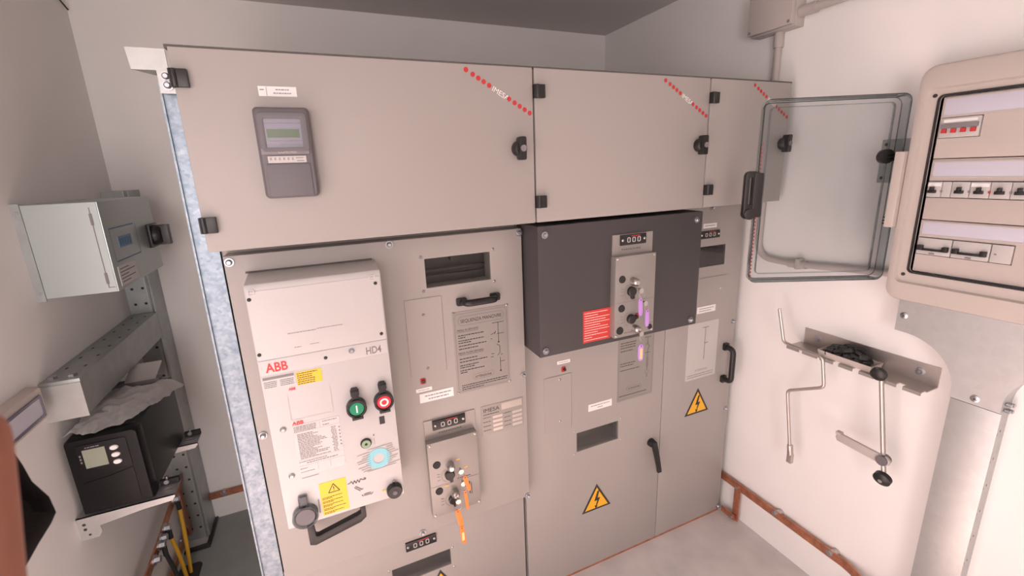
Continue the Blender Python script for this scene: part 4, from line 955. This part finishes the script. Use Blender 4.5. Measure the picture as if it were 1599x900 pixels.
for j in range(gy + 1):
    for i_ in range(gx + 1):
        u = i_ / gx; v = j / gy
        x = -.745 + (.125 + .085 * min(v * 1.6, 1)) * u + .010 * math.sin(v * 7); y = 1.505 + .285 * v + .02 * u * v + .012 * math.sin(u * 9)
        n1 = noise.noise(Vector((x * 22, y * 18, 1.3))); n2 = abs(noise.noise(Vector((x * 30, y * 24, 4.1)))) + .5 * abs(noise.noise(Vector((x * 64, y * 50, 9.1)))); n3 = noise.noise(Vector((x * 120, y * 100, 7)))
        dome = math.sin(PI * min(max(u, 0), 1)) * math.sin(PI * v)
        z = .956 + .026 * dome ** .6 + .010 * n1 * dome + .013 * n2 + .0015 * n3
        if x > -.566: z -= (x + .566) * .9
        vs.append((x, y, z))
for j in range(gy):
    for i_ in range(gx):
        a = j * (gx + 1) + i_; fs.append((a, a + 1, a + gx + 2, a + gx + 1))
solo('plastic_bag', MB().add(vs, fs), M['film'], 'crumpled clear plastic bag lying on the power supply', 'bag')

# small wall enclosure at the left edge of the photo
wu = thing('small_enclosure', 'small cream wall enclosure with grey window at left edge', 'enclosure', (-.73, 1.36, 1.052))
part('enclosure_body', MB().loft([[(XL, p[0], p[1]) for p in rrect(1.255, 1.463, 1.048, 1.142, .006)], [(-.735, p[0], p[1]) for p in rrect(1.260, 1.460, 1.050, 1.140, .006)], [(-.730, p[0], p[1]) for p in rrect(1.264, 1.456, 1.053, 1.137, .006)]]), M['beige'], wu)
part('window_frame', MB().ring(rrect(1.282, 1.446, 1.060, 1.120, .004), rrect(1.290, 1.438, 1.067, 1.113, .003), 'x', -.730, -.727), M['screen'], wu)
part('window_pane', MB().box(-.7295, -.7285, 1.288, 1.440, 1.065, 1.115), M['lav'], wu)

# copper collector bar with bolts and cables
cb = thing('copper_collector_bar', 'copper collector bar with bolted cables low on the left wall', 'earth bar', (-.72, 1.93, .29))
part('bar', MB().loft([[(-.723 + a, y, z + b) for a, b in ((0, .018), (.006, .018), (.006, -.018), (0, -.018))] for y, z in ((1.60, .290), (1.70, .297), (1.80, .306), (2.10, .352), (2.168, .352))]), M['copper'], cb)
for y, z in ((1.742, .300), (1.804, .309), (1.833, .315), (1.878, .322), (2.02, .345)):
    part('bar_bolt', MB().cyl((-.717, y, z), (-.696, y, z), .013, seg=6).cyl((-.717, y, z), (-.711, y, z), .019, seg=14), M['zinc'], cb)
for y in (1.66, 2.08): part('standoff', MB().cyl((XL, y, .295 if y < 2 else .350), (-.723, y, .295 if y < 2 else .350), .012, seg=12), M['greyink'], cb)
def cable(label, y0, z0, y1, m, bend=0.0):
    t = thing('earth_cable', label, 'cable', (-.70, y1, 0), 'earth cables hanging from the collector bar')
    part('sheath', MB().tube(fillet([(-.703, y0, z0 - .045), (-.700, (y0 + y1) / 2 + bend, z0 * .5), (-.705, y1, .004)], .05), .0075, 10), M[m], t)
    part('cable_lug', MB().cyl((-.703, y0, z0 - .05), (-.703, y0, z0 - .012), .0085, seg=10).box(-.706, -.700, y0 - .008, y0 + .008, z0 - .02, z0 + .008), M['rubber'], t)
cable('yellow earth cable furthest from camera on the collector bar', 2.02, .345, 1.98, 'gy')
cable('yellow earth cable second from far end of the collector bar', 1.878, .322, 1.93, 'gy')
cable('black earth cable nearest the camera on the collector bar', 1.804, .309, 1.865, 'rubber')
eb = thing('copper_earth_bar', 'copper earth bar along foot of the left wall below the collector bar', 'earth bar', (-.74, 2.0, .06))
part('bar', MB().box(-.742, -.737, 1.55, 2.168, .065, .100), M['copper'], eb)
part('drop_bar', MB().box(-.735, -.729, 2.140, 2.168, .06, .36), M['copper'], eb)
for y in (1.75, 2.10): part('bar_bolt', MB().cyl((XL, y, .083), (-.727, y, .083), .008, seg=8), M['zinc'], eb)
eb = thing('copper_earth_bar', 'copper earth bar along foot of the back wall', 'earth bar', (-.3, 2.285, .125))
part('bar', MB().box(-.668, -.05, 2.280, 2.285, .122, .155), M['copper'], eb)
part('wall_insulator', MB().cyl((-.607, 2.285, .145), (-.607, YB, .145), .012, seg=12), M['pvc'], eb)
part('bar_bolt', MB().cyl((-.607, 2.280, .142), (-.607, 2.270, .142), .009, seg=8).cyl((-.607, 2.280, .142), (-.607, 2.276, .142), .013, seg=14), M['zinc'], eb)
# stray wire
solo('wire', MB().tube(fillet([(XL + .004, 2.16, 2.368), (XL + .006, 2.225, 2.298), (XL + .010, 2.275, 2.276)], .04), .003, 6), M['ink'], 'short dark wire hanging at top left corner of the room', 'wire')

# ================================================================== PEOPLE
def skinned(name, verts, edges, radii, root, levels=2):
    me = bpy.data.meshes.new(name); me.from_pydata([tuple(v) for v in verts], edges, [])
    o = bpy.data.objects.new(name, me); C.objects.link(o)
    sk = o.modifiers.new('skin', 'SKIN'); sk.use_smooth_shade = True
    for i, sv in enumerate(me.skin_vertices[0].data):
        r = radii[i]; sv.radius = (r, r) if isinstance(r, float) else r; sv.use_root = (i == root)
    ss = o.modifiers.new('sub', 'SUBSURF'); ss.levels = levels; ss.render_levels = levels
    ev = o.evaluated_get(bpy.context.evaluated_depsgraph_get())
    out = bpy.data.meshes.new_from_object(ev); bpy.data.objects.remove(o); bpy.data.meshes.remove(me)
    out.polygons.foreach_set('use_smooth', [True] * len(out.polygons))
    return out
def link_mesh(name, me, mats, parent, off, pick=None):
    for v in me.vertices: v.co -= off
    me.materials.clear()
    for m in mats: me.materials.append(M[m])
    if pick:
        for p in me.polygons: p.material_index = pick(p.center + off)
    o = bpy.data.objects.new(name, me); C.objects.link(o); o.parent = parent; return o

# the photographer stands behind the camera; a bent black sleeve and a fingertip near the lens reach into view
CW = lambda x, y, d: EYE + _r * x + _d * y + _f * d
px, py = -.06, -.30
pr = thing('person', 'photographer in black sleeves, bent elbow and blurred fingertip at lower left edge', 'person', (px, py, 0))
V = []; E_ = []; RD = []
def jv(p, r, par=None):
    V.append(Vector(p)); RD.append(r)
    if par is not None: E_.append((par, len(V) - 1))
    return len(V) - 1
pel = jv((px, py - .06, .96), (.13, .10)); sp = jv((px, py - .04, 1.12), (.125, .095), pel); ch = jv((px, py, 1.32), (.14, .10), sp); nb = jv((px, py, 1.45), (.08, .07), ch)
nk = jv((px, py + .01, 1.53), .05, nb); hd0 = jv((px, py + .03, 1.61), (.068, .082), nk); hd1 = jv((px, py + .03, 1.71), (.072, .088), hd0); jv((px, py + .02, 1.765), (.045, .055), hd1)
sl = jv((-.245, -.10, 1.41), .056, ch); ul = jv((-.225, .12, 1.428), .046, sl); el = jv((-.212, .300, 1.440), .034, ul)
wl_ = jv(CW(-.158, .235, .112), .024, el)
pm = jv(CW(-.154, .185, .110), (.032, .017), wl_); TH = []
def finger(pts, r, par):
    k = jv(CW(*pts[0]), r * 1.12, par)
    for i, p in enumerate(pts[1:]): k = jv(CW(*p), r * (1.03 - .07 * i), k)
    return k
finger([(-.1238, .128, .103), (-.1232, .090, .102), (-.1243, .055, .101), (-.1248, .0305, .100)], .0088, pm)
finger([(-.143, .130, .106), (-.145, .098, .108), (-.149, .078, .098), (-.151, .066, .084)], .0094, pm)
finger([(-.161, .135, .108), (-.165, .108, .110), (-.168, .094, .098), (-.170, .086, .085)], .0089, pm)
finger([(-.179, .145, .110), (-.183, .124, .110), (-.185, .114, .100), (-.186, .108, .090)], .0079, pm)
finger([(-.128, .200, .096), (-.112, .182, .080), (-.106, .166, .068)], .0108, wl_)
sr = jv((.13, -.30, 1.41), .056, ch); er = jv((.24, -.22, 1.14), .044, sr); wr_ = jv((.20, .0, 1.25), .026, er); pr_ = jv((.185, .06, 1.29), (.036, .018), wr_)
for k in range(4):
    a = jv((.150 + k * .021, .085, 1.325), .0095, pr_); b = jv((.150 + k * .021, .100, 1.352), .0086, a); jv((.150 + k * .021, .090, 1.374 - abs(k - 1.4) * .006), .0078, b)
t0 = jv((.135, .05, 1.295), .011, pr_); jv((.118, .055, 1.325), .0092, t0)
for sx in (-1, 1):
    hp_ = jv((px + sx * .09, py - .06, .90), .085, pel); kn = jv((px + sx * .10, py - .04, .50), .058, hp_); an = jv((px + sx * .10, py - .06, .10), .042, kn); f1 = jv((px + sx * .10, py - .04, .045), .042, an); jv((px + sx * .11, py + .09, .036), .033, f1)
body = skinned('body', V, E_, RD, pel)
WL, WR = CW(-.152, .235, .112), Vector((.20, .0, 1.25))
def pick(c):
    if c.z > 1.50: return 1
    q = c - EYE; cx, cy, cd = q.dot(_r), q.dot(_d), q.dot(_f)
    if cy < .232 and cd < .16 and cx < -.09 and cx > -.21 and cd > .05: return 1
    if c.y > -.01 and c.x > .10: return 1
    return 2 if c.z < .92 else 0
for v in body.vertices:
    if v.co.z < .06: v.co.z = max(v.co.z, .002)
link_mesh('body', body, ['cloth', 'skin', 'jeans'], pr, base(pr), pick)
hy = py + .03
part('hair', MB().lathe((px, hy - .020, 1.64), (px, hy - .020, 1.80), [(0, .074), (.25, .090), (.6, .086), (.85, .06), (1, .015)], 18), M['hair'], pr)
for sx in (-1, 1):
    part('ear', MB().lathe((px + sx * .070, hy, 1.660), (px + sx * .086, hy, 1.660), [(0, .022), (1, .012)], 10), M['skin'], pr)
    part('eye', MB().lathe((px + sx * .030, hy + .066, 1.685), (px + sx * .030, hy + .082, 1.685), [(0, .012), (.6, .010), (1, .004)], 10), M['white'], pr)
part('nose', MB().loft([[(px - .010, hy + .068, 1.655), (px + .010, hy + .068, 1.655), (px, hy + .068, 1.70)], [(px - .006, hy + .098, 1.657), (px + .006, hy + .098, 1.657), (px, hy + .084, 1.68)]]), M['skin'], pr)
part('mouth', MB().box(px - .022, px + .022, hy + .060, hy + .080, 1.628, 1.636), M['redink'], pr, .002)
SO = [(88, 800), (77, 776), (50, 752), (36, 727), (20, 703), (-20, 672), (-70, 660), (-110, 740), (-110, 880), (-60, 960), (5, 940), (35, 895), (60, 850), (80, 818)]
def so_loop(k, dep, dd_): return [EYE + (_r * ((20 + (x - 20) * k - 793) / 682.4) + _d * ((800 + (y - 800) * k - 432) / 682.4) + _f) * (dep + dd_) for x, y in SO]
part('sleeve', MB().loft([so_loop(.15, .30, -.034), so_loop(.45, .30, -.032), so_loop(.72, .30, -.026), so_loop(.90, .30, -.016), so_loop(.98, .30, -.006), so_loop(1.0, .30, .0), so_loop(.93, .30, .012), so_loop(.5, .30, .026)]), M['cloth'], pr)
a = CW(-.1249, .0285, .100 - .0078)
part('fingernail', MB().loft([[a + _r * (.0050 * math.cos(t)) + _d * (.0062 * math.sin(t)) for t in [2 * PI * k / 14 for k in range(14)]], [a - _f * .0008 + _r * (.0042 * math.cos(t)) + _d * (.0052 * math.sin(t)) for t in [2 * PI * k / 14 for k in range(14)]]]), M['skin'], pr)
